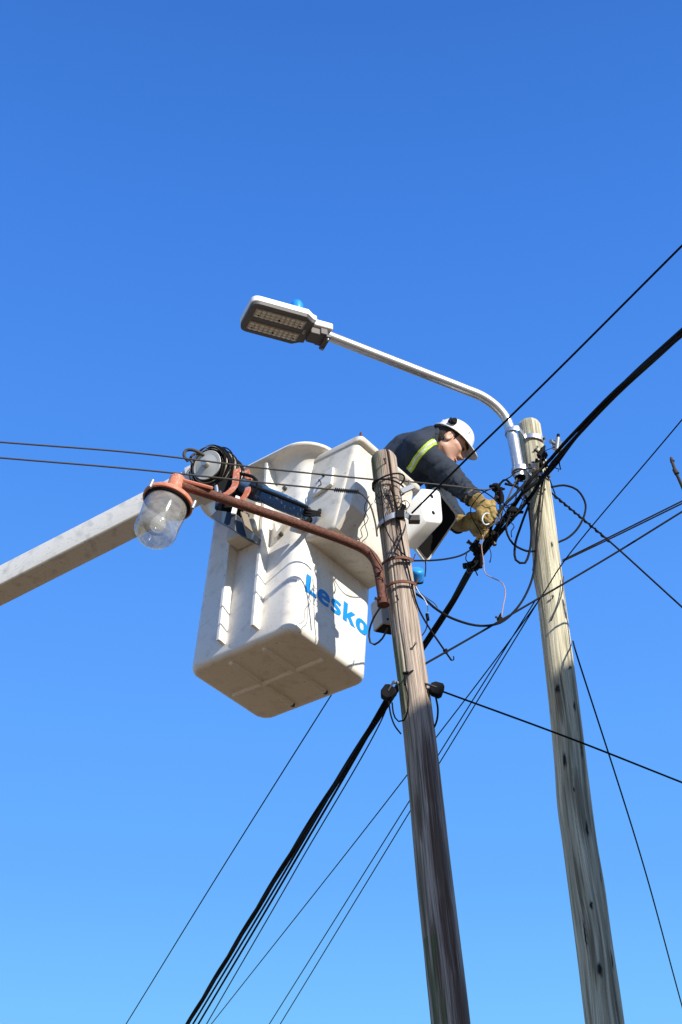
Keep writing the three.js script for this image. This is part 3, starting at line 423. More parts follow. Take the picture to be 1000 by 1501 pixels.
// ---------------------------------------------------------------- the lineworker
function field(bones, k) { // smooth union of tapered capsules
  return (x, y, z) => {
    let d = 1e9;
    for (const b of bones) {
      const px = x - b.a.x, py = y - b.a.y, pz = z - b.a.z, t = clamp((px * b.d.x + py * b.d.y + pz * b.d.z) / b.l2);
      const qx = px - b.d.x * t, qy = py - b.d.y * t, qz = pz - b.d.z * t;
      const e = Math.sqrt(qx * qx + qy * qy + qz * qz) - (b.r0 + (b.r1 - b.r0) * t);
      const h = clamp(0.5 + 0.5 * (d - e) / k); d = d * (1 - h) + e * h - k * h * (1 - h);
    }
    return d;
  };
}
const bone = (a, b, r0, r1) => { const d = b.clone().sub(a); return { a, d, l2: Math.max(1e-9, d.lengthSq()), r0, r1 }; };
function isoMesh(fn, lo, hi, res) {
  const mc = new MarchingCubes(res, new THREE.MeshBasicMaterial(), false, false, 400000), half = res / 2, s = V(hi.x - lo.x, hi.y - lo.y, hi.z - lo.z).multiplyScalar(0.5), c = lo.clone().add(hi).multiplyScalar(0.5);
  mc.isolation = 0;
  for (let k = 0; k < res; k++) for (let j = 0; j < res; j++) for (let i = 0; i < res; i++) mc.field[i + j * res + k * res * res] = -fn(c.x + s.x * (i - half) / half, c.y + s.y * (j - half) / half, c.z + s.z * (k - half) / half) * 40;
  mc.update();
  const n = mc.count, p = new Float32Array(n * 3); for (let i = 0; i < n; i++) { p[i * 3] = mc.positionArray[i * 3] * s.x + c.x; p[i * 3 + 1] = mc.positionArray[i * 3 + 1] * s.y + c.y; p[i * 3 + 2] = mc.positionArray[i * 3 + 2] * s.z + c.z; }
  let g = new THREE.BufferGeometry(); g.setAttribute('position', new THREE.BufferAttribute(p, 3)); g = mergeVertices(g, 1e-5); g.computeVertexNormals(); return g;
}
const boundsOf = (pts, pad) => { const b = new THREE.Box3().setFromPoints(pts).expandByScalar(pad); return [b.min, b.max]; };
{
  const foot = bp(-0.3, 0.3, 0.05);
  const g = thing('person', 'worker in navy jacket, white helmet and leather gloves leaning from bucket', 'person', foot);
  const L = (p) => p.clone().sub(foot), P = (px, py, r) => L(at(px, py, r));
  const pelvis = L(bp(-0.2, 0.46, 0.98)), hipR = L(bp(-0.2, 0.37, 0.92)), hipL = L(bp(-0.24, 0.51, 0.92)), kneeR = L(bp(-0.22, 0.3, 0.5)), kneeL = L(bp(-0.3, 0.46, 0.5)), ankR = L(bp(-0.3, 0.24, 0.12)), ankL = L(bp(-0.38, 0.42, 0.12)), toeR = L(bp(-0.2, 0.22, 0.08)), toeL = L(bp(-0.26, 0.42, 0.08));
  const waist = pelvis.clone().lerp(P(604, 672, 6.2), 0.45), chest = P(604, 672, 6.2), collar = P(632, 650, 6.17);
  const shR = P(613, 658, 6.06), elR = P(657, 697, 6.11), wrR = P(695, 731, 6.1), shL = P(626, 652, 6.34), elL = P(650, 738, 6.5), wrL = P(673, 768, 6.34);
  const headC = P(657, 650, 6.14);
  const limbs = [bone(pelvis, waist, 0.12, 0.11), bone(waist, chest, 0.11, 0.115), bone(chest, collar, 0.11, 0.06), bone(shR, collar, 0.06, 0.06), bone(shL, collar, 0.06, 0.06), bone(shR, elR, 0.062, 0.05), bone(elR, wrR, 0.048, 0.034), bone(shL, elL, 0.062, 0.05), bone(elL, wrL, 0.048, 0.034), bone(pelvis, hipR, 0.12, 0.1), bone(pelvis, hipL, 0.12, 0.1), bone(hipR, kneeR, 0.09, 0.065), bone(kneeR, ankR, 0.06, 0.045), bone(hipL, kneeL, 0.09, 0.065), bone(kneeL, ankL, 0.06, 0.045), bone(ankR, toeR, 0.045, 0.035), bone(ankL, toeL, 0.045, 0.035), bone(collar, headC, 0.055, 0.055)];
  // head frame
  const hf = camDir(0.8, -0.56, 0.2), hu0 = camDir(0.5, 0.72, -0.46), hs = new THREE.Vector3().crossVectors(hf, hu0).normalize(), hu = new THREE.Vector3().crossVectors(hs, hf).normalize();   // forward, his right side, up
  const HM = new THREE.Matrix4().makeBasis(hf, hu, hs).setPosition(headC), HI = HM.clone().invert();
  const skin = mat(0.62, 0.35, 0.25, 0.5);
  const q = V(0, 0, 0);
  const ell = (x, y, z, cx, cy, cz, rx, ry, rz) => { const a = (x - cx) / rx, b = (y - cy) / ry, c = (z - cz) / rz, k = Math.sqrt(a * a + b * b + c * c); return (k - 1) * Math.min(rx, ry, rz) * (0.6 + 0.4); };
  const smin = (a, b, k) => { const h = clamp(0.5 + 0.5 * (a - b) / k); return a * (1 - h) + b * h - k * h * (1 - h); }, smax = (a, b, k) => -smin(-a, -b, k);
  const faceBones = field([bone(V(0.03, -0.055, 0), V(0.072, -0.098, 0), 0.052, 0.026), bone(V(0.0, -0.06, 0.045), V(0.07, -0.098, 0.012), 0.024, 0.018), bone(V(0.0, -0.06, -0.045), V(0.07, -0.098, -0.012), 0.024, 0.018)], 0.02);
  const noseF = field([bone(V(0.086, 0.02, 0), V(0.115, -0.03, 0), 0.009, 0.0115), bone(V(0.1, -0.038, 0.011), V(0.1, -0.038, -0.011), 0.01, 0.01)], 0.012);
  const lipF = field([bone(V(0.096, -0.066, 0), V(0.084, -0.067, 0.022), 0.007, 0.004), bone(V(0.096, -0.066, 0), V(0.084, -0.067, -0.022), 0.007, 0.004), bone(V(0.093, -0.076, 0), V(0.082, -0.075, 0.018), 0.007, 0.004), bone(V(0.093, -0.076, 0), V(0.082, -0.075, -0.018), 0.007, 0.004)], 0.004);
  const browF = field([bone(V(0.093, 0.03, 0.012), V(0.074, 0.034, 0.05), 0.008, 0.006), bone(V(0.093, 0.03, -0.012), V(0.074, 0.034, -0.05), 0.008, 0.006), bone(V(0.074, -0.016, 0.04), V(0.05, -0.01, 0.056), 0.011, 0.01), bone(V(0.074, -0.016, -0.04), V(0.05, -0.01, -0.058), 0.012, 0.01)], 0.012);
  const earF = (x, y, z) => { let d = 1e9; for (const s of [-1, 1]) { const e = ell(x, y, z, -0.008, -0.004, s * 0.08, 0.02, 0.032, 0.009), c = ell(x, y, z, -0.003, -0.001, s * 0.089, 0.011, 0.019, 0.007); d = Math.min(d, smax(e, -c, 0.004)); } return d; };
  const headF = (x, y, z) => {
    let d = smin(ell(x, y, z, 0, 0.025, 0, 0.1, 0.1, 0.077), ell(x, y, z, 0.03, -0.02, 0, 0.066, 0.08, 0.062), 0.03);
    d = smin(d, faceBones(x, y, z), 0.022); d = smin(d, browF(x, y, z), 0.012); d = smin(d, noseF(x, y, z), 0.016); d = smin(d, lipF(x, y, z), 0.005);
    for (const s of [-1, 1]) d = smax(d, -ell(x, y, z, 0.096, 0.008, s * 0.032, 0.014, 0.011, 0.017), 0.01);
    return smin(d, earF(x, y, z), 0.006);
  };
  const headL = isoMesh(headF, V(-0.13, -0.15, -0.12), V(0.15, 0.15, 0.12), 92).applyMatrix4(HM);
  const skinField = field(limbs, 0.05);
  const bodyPts = [pelvis, chest, collar, shR, elR, wrR, shL, elL, wrL, ankR, ankL, toeR, toeL, headC];
  const [blo, bhi] = boundsOf(bodyPts, 0.16);
  const strip = (geo) => { for (const k of Object.keys(geo.attributes)) if (k !== 'position' && k !== 'normal') geo.deleteAttribute(k); return geo.index ? geo.toNonIndexed() : geo; };
  mesh('body', mergeGeometries([strip(isoMesh((x, y, z) => skinField(x, y, z), blo, bhi, 84)), strip(headL)]), skin, g);
  // eyes, brows and hair
  for (const s of [-1, 1]) {
    mesh('eye', new THREE.SphereGeometry(0.011, 16, 12).translate(0.083, 0.008, s * 0.032).applyMatrix4(HM), mat(0.5, 0.45, 0.4, 0.3), g);
    mesh('eyebrow', tube([V(0.101, 0.027, s * 0.014), V(0.098, 0.031, s * 0.03), V(0.083, 0.032, s * 0.05)], 0.0045, 12).applyMatrix4(HM), mat(0.05, 0.03, 0.02, 0.9), g);
    mesh('eyelid', tube([V(0.095, 0.006, s * 0.018), V(0.0965, 0.003, s * 0.032), V(0.088, 0.005, s * 0.046)], 0.0028, 12).applyMatrix4(HM), mat(0.06, 0.035, 0.025, 0.8), g);
  }
  mesh('lips', tube([V(0.088, -0.0705, 0.022), V(0.1015, -0.0705, 0), V(0.088, -0.0705, -0.022)], 0.0028, 14).applyMatrix4(HM), mat(0.3, 0.12, 0.1, 0.6), g);
  mesh('hair', isoMesh((x, y, z) => { const base = ell(x, y, z, -0.002, 0.025, 0, 0.104, 0.104, 0.081); let cut = Math.max(x - 0.03 + Math.max(0, -y) * 0.9, -(y + 0.075 + x * 0.35)); const ear = ell(x, y, Math.abs(z), -0.008, -0.006, 0.085, 0.03, 0.04, 0.03); return Math.max(base + 0.0012 * noise(x * 220, y * 60, z * 220), cut, -ear); }, V(-0.13, -0.12, -0.11), V(0.12, 0.15, 0.11), 72).applyMatrix4(HM), mat(0.035, 0.022, 0.015, 0.8), g);
  // helmet
  const helm = (() => {
    const rings = [], nA = 48, ringAt = (kx, kz, y, peak = 0, drop = 0) => { const o = []; for (let i = 0; i < nA; i++) { const t = i / nA * Math.PI * 2, c = Math.cos(t), s = Math.sin(t), f = Math.pow(Math.max(0, c), 2.2); o.push(V(0.003 + (kx + peak * f) * c, y - drop * f - 0.004 * Math.abs(s), kz * s)); } return o; };
    rings.push(ringAt(0.106, 0.084, 0.046), ringAt(0.106, 0.084, 0.05));
    rings.push(ringAt(0.122, 0.096, 0.042, 0.04, 0.012), ringAt(0.13, 0.103, 0.038, 0.048, 0.016), ringAt(0.131, 0.104, 0.043, 0.048, 0.016), ringAt(0.123, 0.098, 0.047, 0.036, 0.01), ringAt(0.117, 0.094, 0.052, 0.01, 0.002));
    for (let k = 1; k <= 12; k++) { const a = k / 12 * Math.PI / 2; rings.push(ringAt(Math.max(0.0006, 0.116 * Math.pow(Math.cos(a), 0.82)), Math.max(0.0006, 0.093 * Math.pow(Math.cos(a), 0.82)), 0.052 + 0.108 * Math.sin(a))); }
    return soft(loft(rings.map((r) => r.slice().reverse()), false, false), 38);
  })();
  const hm = mesh('helmet', helm.applyMatrix4(HM), new THREE.MeshPhysicalMaterial({ color: new THREE.Color().setRGB(0.82, 0.81, 0.79), roughness: 0.3, clearcoat: 0.4, clearcoatRoughness: 0.15, side: THREE.DoubleSide }), g);
  mesh('helmet_ridge', tube([V(0.1, 0.105, 0), V(0.05, 0.15, 0), V(0, 0.1575, 0), V(-0.06, 0.145, 0), V(-0.105, 0.1, 0)], 0.009, 30).applyMatrix4(HM), hm.material, hm);
  mesh('helmet_lining', new THREE.SphereGeometry(1, 28, 12, 0, Math.PI * 2, 0, Math.PI / 2).scale(0.105, 0.07, 0.083).translate(0.003, 0.05, 0).applyMatrix4(HM), mat(0.02, 0.018, 0.018, 0.9, 0, { side: THREE.DoubleSide }), hm);
  mesh('lamp_clip', mergeGeometries([new THREE.CylinderGeometry(0.015, 0.017, 0.02, 18).rotateX(Math.PI / 2).translate(-0.035, 0.082, 0.1), rbox(0.03, 0.03, 0.02, 0.004).translate(-0.05, 0.074, 0.094)].map(plain)).applyMatrix4(HM), mBlack, hm);
  mesh('emblem', mergeGeometries([rbox(0.012, 0.003, 0.002, 0.0008).translate(0.066, 0.1, 0.075), rbox(0.003, 0.012, 0.002, 0.0008).translate(0.069, 0.093, 0.077), rbox(0.01, 0.003, 0.002, 0.0008).translate(0.068, 0.086, 0.079)].map(plain)).applyMatrix4(HM), mat(0.3, 0.3, 0.35, 0.6), hm);
  // jacket: looser than the body, ends at neck and cuffs
  const jb = [bone(pelvis, waist, 0.15, 0.138), bone(waist, chest, 0.138, 0.142), bone(chest, collar, 0.138, 0.08), bone(shR, collar, 0.082, 0.08), bone(shL, collar, 0.082, 0.08), bone(shR, elR, 0.08, 0.068), bone(elR, wrR, 0.067, 0.047), bone(shL, elL, 0.078, 0.066), bone(elL, wrL, 0.07, 0.05)];
  const jf = field(jb, 0.04), armD = wrR.clone().sub(elR).normalize(), neckD = headC.clone().sub(collar).normalize(), wD = wrL.clone().sub(elL).normalize(), upArm = elR.clone().sub(shR).normalize();
  const fold = (x, y, z) => {
    const dx = x - elR.x, dy = y - elR.y, dz = z - elR.z, al = dx * armD.x + dy * armD.y + dz * armD.z;
    const cuff = clamp((al + 0.02) / 0.16);            // folds gather towards elbow and cuff
    const cr = noise(al * 17 + 1.5 * (dx - dy), (dx + dy) * 6, dz * 9), cr2 = noise(al * 9 - 7, (dx - dy) * 5, dz * 7 + 3);
    return 0.004 * fbm(x * 7, y * 7, z * 7, 2) + 0.008 * (0.35 - Math.sqrt(Math.abs(cr))) * (0.55 + 0.6 * cuff) + 0.008 * (0.35 - Math.sqrt(Math.abs(cr2))) * (1 - 0.5 * cuff) + cuff * 0.004 * Math.sin(al * 150 + 5 * noise(x * 14, y * 14, z * 14));
  };
  const jacket = (x, y, z) => {
    let d = jf(x, y, z) + fold(x, y, z);
    const cw = (x - wrR.x) * armD.x + (y - wrR.y) * armD.y + (z - wrR.z) * armD.z, cl = (x - wrL.x) * wD.x + (y - wrL.y) * wD.y + (z - wrL.z) * wD.z, cn = (x - collar.x) * neckD.x + (y - collar.y) * neckD.y + (z - collar.z) * neckD.z;
    const nearR = (x - wrR.x) ** 2 + (y - wrR.y) ** 2 + (z - wrR.z) ** 2 < 0.02, nearL = (x - wrL.x) ** 2 + (y - wrL.y) ** 2 + (z - wrL.z) ** 2 < 0.02, nearN = (x - collar.x) ** 2 + (y - collar.y) ** 2 + (z - collar.z) ** 2 < 0.025;
    if (nearR) d = Math.max(d, cw - 0.005); if (nearL) d = Math.max(d, cl - 0.005); if (nearN) d = smax(d, cn - 0.055, 0.01);
    return d;
  };
  const [jlo, jhi] = boundsOf([pelvis, chest, collar, shR, elR, wrR, shL, elL, wrL], 0.2);
  const navy = mat(0.016, 0.023, 0.038, 0.9, 0), jm = new THREE.MeshPhysicalMaterial({ color: new THREE.Color().setRGB(0.016, 0.025, 0.043), roughness: 0.85, sheen: 0.3, sheenRoughness: 0.6, sheenColor: new THREE.Color().setRGB(0.12, 0.16, 0.22) });
  const jk = mesh('jacket', isoMesh(jacket, jlo, jhi, 150), jm, g);
  // collar roll
  const co = []; { const u1 = hs.clone().addScaledVector(neckD, -hs.dot(neckD)).normalize(), v1 = new THREE.Vector3().crossVectors(neckD, u1); for (let k = 0; k <= 24; k++) { const t = k / 24 * Math.PI * 2; co.push(collar.clone().addScaledVector(neckD, 0.05).addScaledVector(u1, 0.078 * Math.cos(t)).addScaledVector(v1, 0.078 * Math.sin(t))); } }
  mesh('jacket_collar', tube(co, 0.017, 60, 10), jm, jk);
  // reflective bands round the upper arm
  const band = (t, w, out, m, name) => { const c = shR.clone().lerp(elR, t), [lo, hi] = boundsOf([c], 0.135); mesh(name, isoMesh((x, y, z) => { const s = (x - c.x) * upArm.x + (y - c.y) * upArm.y + (z - c.z) * upArm.z, ra = Math.hypot(x - c.x - s * upArm.x, y - c.y - s * upArm.y, z - c.z - s * upArm.z); return Math.max(jacket(x, y, z) - out, -(jacket(x, y, z) + 0.004), Math.abs(s) - w, ra - 0.125); }, lo, hi, 66), m, jk); };
  const lime = mat(0.42, 0.62, 0.04, 0.6), silver = mat(0.62, 0.63, 0.6, 0.5);
  band(0.2, 0.018, 0.003, lime, 'reflective_band'); band(0.2, 0.0065, 0.005, silver, 'reflective_strip');
  // gloves: palm, four curled fingers and a thumb each
  const leather = mat(1, 1, 1, 0.8, 0, { vertexColors: true });
  const glove = (wr, palm, knuckles, mids, tips, thumb, cuffBack) => {
    const bn = [bone(cuffBack, wr, 0.05, 0.043), bone(wr, palm, 0.04, 0.042)];
    for (let i = 0; i < 4; i++) { bn.push(bone(palm, knuckles[i], 0.032, 0.017), bone(knuckles[i], mids[i], 0.0145, 0.0135), bone(mids[i], tips[i], 0.0135, 0.0115)); }
    bn.push(bone(palm, thumb[0], 0.03, 0.02), bone(thumb[0], thumb[1], 0.0185, 0.016), bone(thumb[1], thumb[2], 0.016, 0.0135));
    const f = field(bn, 0.006), [lo, hi] = boundsOf([cuffBack, wr, palm, ...knuckles, ...mids, ...tips, ...thumb], 0.06), cd = wr.clone().sub(cuffBack).normalize();
    const geo = isoMesh((x, y, z) => Math.max(f(x, y, z) + 0.0018 * noise(x * 45, y * 45, z * 45) + 0.0012 * noise(x * 110, y * 110, z * 110), -((x - cuffBack.x) * cd.x + (y - cuffBack.y) * cd.y + (z - cuffBack.z) * cd.z)), lo, hi, 88);
    const p = geo.attributes.position, col = new Float32Array(p.count * 3);
    for (let i = 0; i < p.count; i++) { const k = clamp(0.4 + 0.9 * fbm(p.getX(i) * 13, p.getY(i) * 13, p.getZ(i) * 13, 2)), c = mix3([0.36, 0.25, 0.075], [0.13, 0.082, 0.024], k); col.set(c, i * 3); }
    geo.setAttribute('color', new THREE.BufferAttribute(col, 3)); mesh('glove', geo, leather, g);
  };
  glove(P(699, 734, 6.1), P(708, 742, 6.09), [P(722, 737, 6.08), P(720, 746, 6.06), P(715, 753, 6.06), P(708, 757, 6.07)], [P(725, 752, 6.05), P(724, 758, 6.04), P(719, 763, 6.04), P(712, 765, 6.05)], [P(719, 762, 6.09), P(718, 767, 6.08), P(714, 770, 6.08), P(708, 771, 6.08)], [P(703, 751, 6.04), P(709, 761, 6.02), P(717, 766, 6.03)], wrR.clone().addScaledVector(armD, -0.03));
  glove(P(681, 768, 6.29), P(690, 765, 6.23), [P(703, 765, 6.19), P(704, 771, 6.17), P(702, 777, 6.16), P(697, 782, 6.17)], [P(713, 770, 6.17), P(714, 776, 6.15), P(711, 782, 6.15), P(705, 786, 6.16)], [P(714, 780, 6.18), P(713, 785, 6.16), P(708, 788, 6.16), P(701, 789, 6.17)], [P(689, 756, 6.18), P(697, 755, 6.16), P(706, 761, 6.15)], wrL.clone().addScaledVector(wD, -0.02));
  // trousers and boots
  const tf = field([bone(pelvis, hipR, 0.14, 0.12), bone(pelvis, hipL, 0.14, 0.12), bone(hipR, kneeR, 0.11, 0.085), bone(kneeR, ankR, 0.08, 0.068), bone(hipL, kneeL, 0.11, 0.085), bone(kneeL, ankL, 0.08, 0.068)], 0.03), [tlo, thi] = boundsOf([pelvis, hipR, hipL, ankR, ankL], 0.17);
  mesh('trousers', isoMesh((x, y, z) => Math.max(tf(x, y, z), y - pelvis.y), tlo, thi, 80), navy, g);
  for (const [a, t] of [[ankR, toeR], [ankL, toeL]]) { const f = field([bone(a, t, 0.058, 0.048), bone(a, a.clone().add(V(0, 0.1, 0)), 0.06, 0.06)], 0.02), [lo, hi] = boundsOf([a, t, a.clone().add(V(0, 0.1, 0))], 0.08); mesh('boot', isoMesh(f, lo, hi, 40), mBlack, g); }
}

// ---------------------------------------------------------------- cables
function cable(name, label, pts, r, m = mCable, group, seg = 0) { return single(name, tube(pts, r * 0.8, seg), m, label, 'cable', group); }
const beyond = (pts, start, end) => { const o = pts.slice(), n = o.length; if (end) o.push(o[n - 1].clone().addScaledVector(o[n - 1].clone().sub(o[n - 2]).normalize(), end)); if (start) o.unshift(o[0].clone().addScaledVector(o[0].clone().sub(o[1]).normalize(), start)); return o; };

cable('service_wire', 'upper thin grey wire passing in front of the cable reel to old pole', beyond([at(0, 648, 5.32), at(200, 664, 5.39), at(400, 688, 5.46), at(548, 703, 5.495)], 6, 0), 0.0055, mGreyCable);
cable('service_wire', 'lower grey wire passing in front of cable reel and bucket step', beyond([at(0, 671, 5.29), at(200, 688, 5.36), at(400, 709, 5.44), at(492, 718, 5.47), at(525, 721, 5.48), at(540, 735, 5.48), at(550, 765, 5.49), at(553, 786, 5.5)], 6, 0), 0.0055, mGreyCable);
cable('wrapped_wire', 'spiral wrapped tail where the lower grey wire ends at old pole', Array.from({ length: 60 }, (_, i) => { const t = i / 59; return at(490 + 36 * t + 0, 717.8 + 3.5 * t + 2.6 * Math.sin(i * 1.3), 5.47 + 0.008 * Math.cos(i * 1.3)); }), 0.0035, mBlack, undefined, 240);
cable('tie_wire', 'thin grey wire running from old pole top behind the worker cuff', [at(580, 704, 5.59), at(620, 708, 5.6), at(660, 712, 5.75), at(692, 716, 5.9), at(712, 718, 5.97), at(724, 715, 6.0)], 0.0045, mGreyCable);
cable('aerial_wire', 'black wire crossing over the worker sleeve to old pole band', beyond([at(604, 752, 5.53), at(690, 667, 5.02), at(800, 560, 4.62), at(1000, 360, 4.0)], 0, 5), 0.006);
cable('aerial_wire', 'thin wire passing the cream pole and running on behind old pole', beyond([atY(310, 1501, 5.0), atY(590, 1145, 5.3), at(790, 880, 6.15), at(826, 824, 6.1), at(1000, 615, 5.2)], 12, 4), 0.0042, mCable);
for (const [bx, dx, l] of [[395, 0, 'left one of two parallel thin wires tied to cream pole below the loop'], [411, 3, 'right one of two parallel thin wires tied to cream pole below the loop']])
  cable('telephone_wire', l, beyond([atY(bx, 1501, 4.7), atY(bx + (785 + dx - bx) * 0.5, 1501 - (621 - dx) * 0.5, 5.15), at(785 + dx, 880 + dx, 6.26)], 12, 0), 0.0042);
cable('service_wire', 'thin wire running down from behind the bucket to the distance', beyond([atY(185, 1501, 4.6), atY(335, 1258, 4.95), atY(485, 1020, 5.45), at(522, 962, 7.0)], 12, 0), 0.0045);
cable('service_wire', 'black wire from dead end clamp crossing in front of cream pole', beyond([at(650, 1014, 5.53), atY(835, 1082, 4.42), atY(1000, 1147, 4.35)], 0, 6), 0.0055);
cable('service_wire', 'black wire dropping steeply from cream pole towards the ground side', beyond([at(840, 940, 6.27), atY(845, 958, 5.25), atY(935, 1240, 4.8), atY(1000, 1475, 4.5)], 0, 9), 0.0055);
for (const [dy, l] of [[0, 'upper wire of the grey pair leaving the cream pole above black wire'], [3.5, 'lower wire of the grey pair leaving the cream pole above black wire']])
  cable('grey_pair_wire', l, beyond([at(825, 821 + dy * 0.5, 6.24), at(890, 789 + dy * 0.8, 6.0), at(1000, 734.5 + dy, 5.6)], 0, 5), 0.005, mGreyCable);
cable('aerial_wire', 'black wire passing in front of both poles and tied to old pole', beyond([at(597, 988, 5.49), at(690, 935, 5.72), at(790, 877, 5.85), at(900, 812, 5.9), at(1000, 750, 5.85)], 0, 5), 0.0065);
cable('sagging_cable', 'black cable sagging between old pole side and cream pole front', [at(606, 868, 5.67), at(622, 878, 5.72), at(640, 893, 5.6), at(662, 906, 5.68), at(700, 917, 5.78), at(730, 914, 5.85), at(755, 895, 5.95), at(774, 865, 6.05), at(784, 830, 6.15), at(788, 770, 6.2), at(794, 715, 6.2), at(799, 690, 6.2)], 0.0075);
// twisted dead end
cable('drop_cable', 'black drop cable leaving cream pole downhill with spiral grip', beyond([at(808, 722, 6.3), at(850, 757, 6.35), at(893, 793, 6.4), at(1000, 890, 6.55)], 0, 6), 0.0065);
cable('spiral_grip', 'wire grip twisted along the drop cable beside cream pole', Array.from({ length: 110 }, (_, i) => { const t = i / 109, p = curve([at(812, 726, 6.3), at(850, 757, 6.35), at(894, 794, 6.4)]).getPoint(t), a = i * 0.62; return p.add(V(0.007 * Math.cos(a), 0.009 * Math.sin(a), 0.008 * Math.cos(a + 1))); }), 0.0038, mBlack, undefined, 400);
// loops around the cream pole
cable('cable_loop', 'round black cable loop standing out beyond cream pole', [at(808, 714, 6.32), at(828, 711.5, 6.35), at(846, 718, 6.38), at(857, 734, 6.38), at(858, 750, 6.36), at(848, 773, 6.34), at(833, 788, 6.32), at(818, 795, 6.3)], 0.0075);
cable('cable_loop', 'lower black cable loop hanging behind the cable bundle', [at(748, 752, 6.1), at(742, 776, 6.1), at(752, 797, 6.12), at(770, 807, 6.16), at(786, 808, 6.24)], 0.0075);
cable('cable_loop', 'narrow black cable loop hanging left of cream pole face', [at(776, 738, 6.18), at(764, 770, 6.16), at(755, 800, 6.15), at(757, 822, 6.15), at(768, 826, 6.15), at(776, 810, 6.16), at(779, 775, 6.18), at(774, 738, 6.19), at(768, 722, 6.18)], 0.008);
cable('drip_wire', 'thin dark wire curving down the face of cream pole', [at(800, 690, 6.21), at(796, 730, 6.21), at(792, 770, 6.2), at(787, 806, 6.2), at(781, 836, 6.18)], 0.005, mGreyCable);
cable('drip_wire', 'short thin wire curving across the lower face of cream pole', [at(826, 845, 6.23), at(824, 868, 6.215), at(817, 890, 6.21), at(810, 905, 6.215), at(808, 912, 6.24)], 0.004, mGreyCable);
// main twisted bundle and its strands
{
  const path = beyond([atY(275, 1501, 5.55), atY(440, 1230, 5.75), atY(572, 1024, 5.95), atY(655, 895, 6.1), at(700, 820, 6.5), at(742, 762, 6.3), at(777, 716, 6.15), at(806, 683, 6.12), at(836, 647, 5.95), at(900, 578, 5.6), at(1000, 488, 4.95)], 14, 6), c = curve(path), L = c.getLength();
  const g = thing('cable_bundle', 'thick twisted bundle of black cables passing behind both pole tops', 'cable bundle', path[4]);
  const N = 520, fr = []; for (let i = 0; i <= N; i++) { const u = i / N, p = c.getPointAt(u), T = c.getTangentAt(u), S = V(0, 1, 0).addScaledVector(T, -T.y).normalize(), B = new THREE.Vector3().crossVectors(T, S); fr.push({ p, S, B, s: u * L }); }
  const sp = path[7], sSp = fr.reduce((m, f) => f.p.distanceTo(sp) < m.p.distanceTo(sp) ? f : m).s;
  for (let k = 0; k < 3; k++) {
    const pts = fr.map(({ p, S, B, s }) => { const near = Math.exp(-((p.distanceTo(sp) / 0.3) ** 2)), aa = (s - sSp) * 2.1 + k * 2.094, off = 0.0105 + 0.02 * near; return p.clone().addScaledVector(S, off * Math.cos(aa)).addScaledVector(B, off * Math.sin(aa)).sub(g.position); });
    mesh('strand', tube(pts, 0.0105, 1400, 8), mCable, g);
  }
}
for (const [x0, x1, l] of [[563, 291, 'black cable from old pole clamp running close beside the thick bundle'], [568, 303, 'thinner black cable from old pole clamp running below the thick bundle'], [560, 283, 'outermost black cable from old pole clamp crossing the thick bundle']])
  cable('service_cable', l, beyond([atY(x1, 1501, 4.1), atY((x0 + x1) / 2 + 2, 1268, 4.4), at(x0, 1034, 5.57), at(570, 1016, 5.53)], 10, 0), x0 === 568 ? 0.004 : 0.007);
// wires about the hands and connectors
cable('jumper_cable', 'black jumper from lamp arm mouth to the connector above the glove', [at(762, 702, 6.2), at(752, 712, 6.17), at(742, 703, 6.15), at(733, 710, 6.13), at(729, 722, 6.12)], 0.008);
cable('jumper_cable', 'black jumper joining the connector to bundle below lamp arm', [at(740, 709, 6.14), at(756, 713, 6.15), at(768, 720, 6.16)], 0.009);
cable('lamp_lead', 'grey lamp lead hanging from lamp arm mouth to the bundle', [at(759, 699, 6.2), at(753, 712, 6.15), at(745, 730, 6.12), at(736, 748, 6.1), at(728, 765, 6.08), at(717, 772, 6.07)], 0.0065, mGreyCable);
cable('branch_cable', 'black branch cable parallel to the bundle beside the gloves', [at(772, 706, 6.15), at(756, 724, 6.12), at(738, 742, 6.1), at(726, 758, 6.09), at(716, 784, 6.2), at(704, 808, 6.35)], 0.0105);
cable('work_wire', 'thin black wire arching over the worker glove', [at(690, 716, 6.0), at(706, 719, 5.99), at(722, 729, 6.0), at(732, 739, 6.05)], 0.0045);
cable('work_wire', 'thin wire bent across glove back towards the tie wire', [at(724, 715, 5.99), at(708, 722, 5.98), at(697, 734, 5.97), at(690, 745, 6.0), at(692, 758, 6.02), at(703, 778, 6.1), at(708, 790, 6.2)], 0.0038);
cable('bare_wire', 'pale bright wire end curled between the gloves', [at(717, 753, 5.98), at(712, 752.5, 5.97), at(708, 757, 5.97), at(707.5, 764, 5.97), at(711, 769, 5.98), at(717, 768, 5.99)], 0.005, mPaleWire);
cable('pink_wire', 'thin pink wire dangling from connectors below the gloves', [at(716, 772, 6.06), at(709, 786, 6.08), at(706, 800, 6.1), at(709, 822, 6.12), at(711, 840, 6.12), at(722, 847, 6.1), at(736, 854, 6.08), at(741, 868, 6.05), at(738, 887, 6.0), at(735, 905, 5.95)], 0.0036, mPinkWire);
cable('spur_cable', 'black spur cable between connector and control box of bucket', [at(604, 822, 5.6), at(640, 821, 5.75), at(670, 816, 5.95), at(684, 810, 6.1), at(692, 804, 6.2)], 0.006);
cable('thin_lead', 'thin dark lead hanging from bundle near the connectors', [at(738, 745, 6.1), at(735, 758, 6.1), at(733, 772, 6.12), at(728, 784, 6.2)], 0.0035);
cable('thin_lead', 'thin lead hanging below the lower connector beside bundle', [at(684, 812, 6.15), at(683, 820, 6.15), at(689, 826, 6.2)], 0.0035);
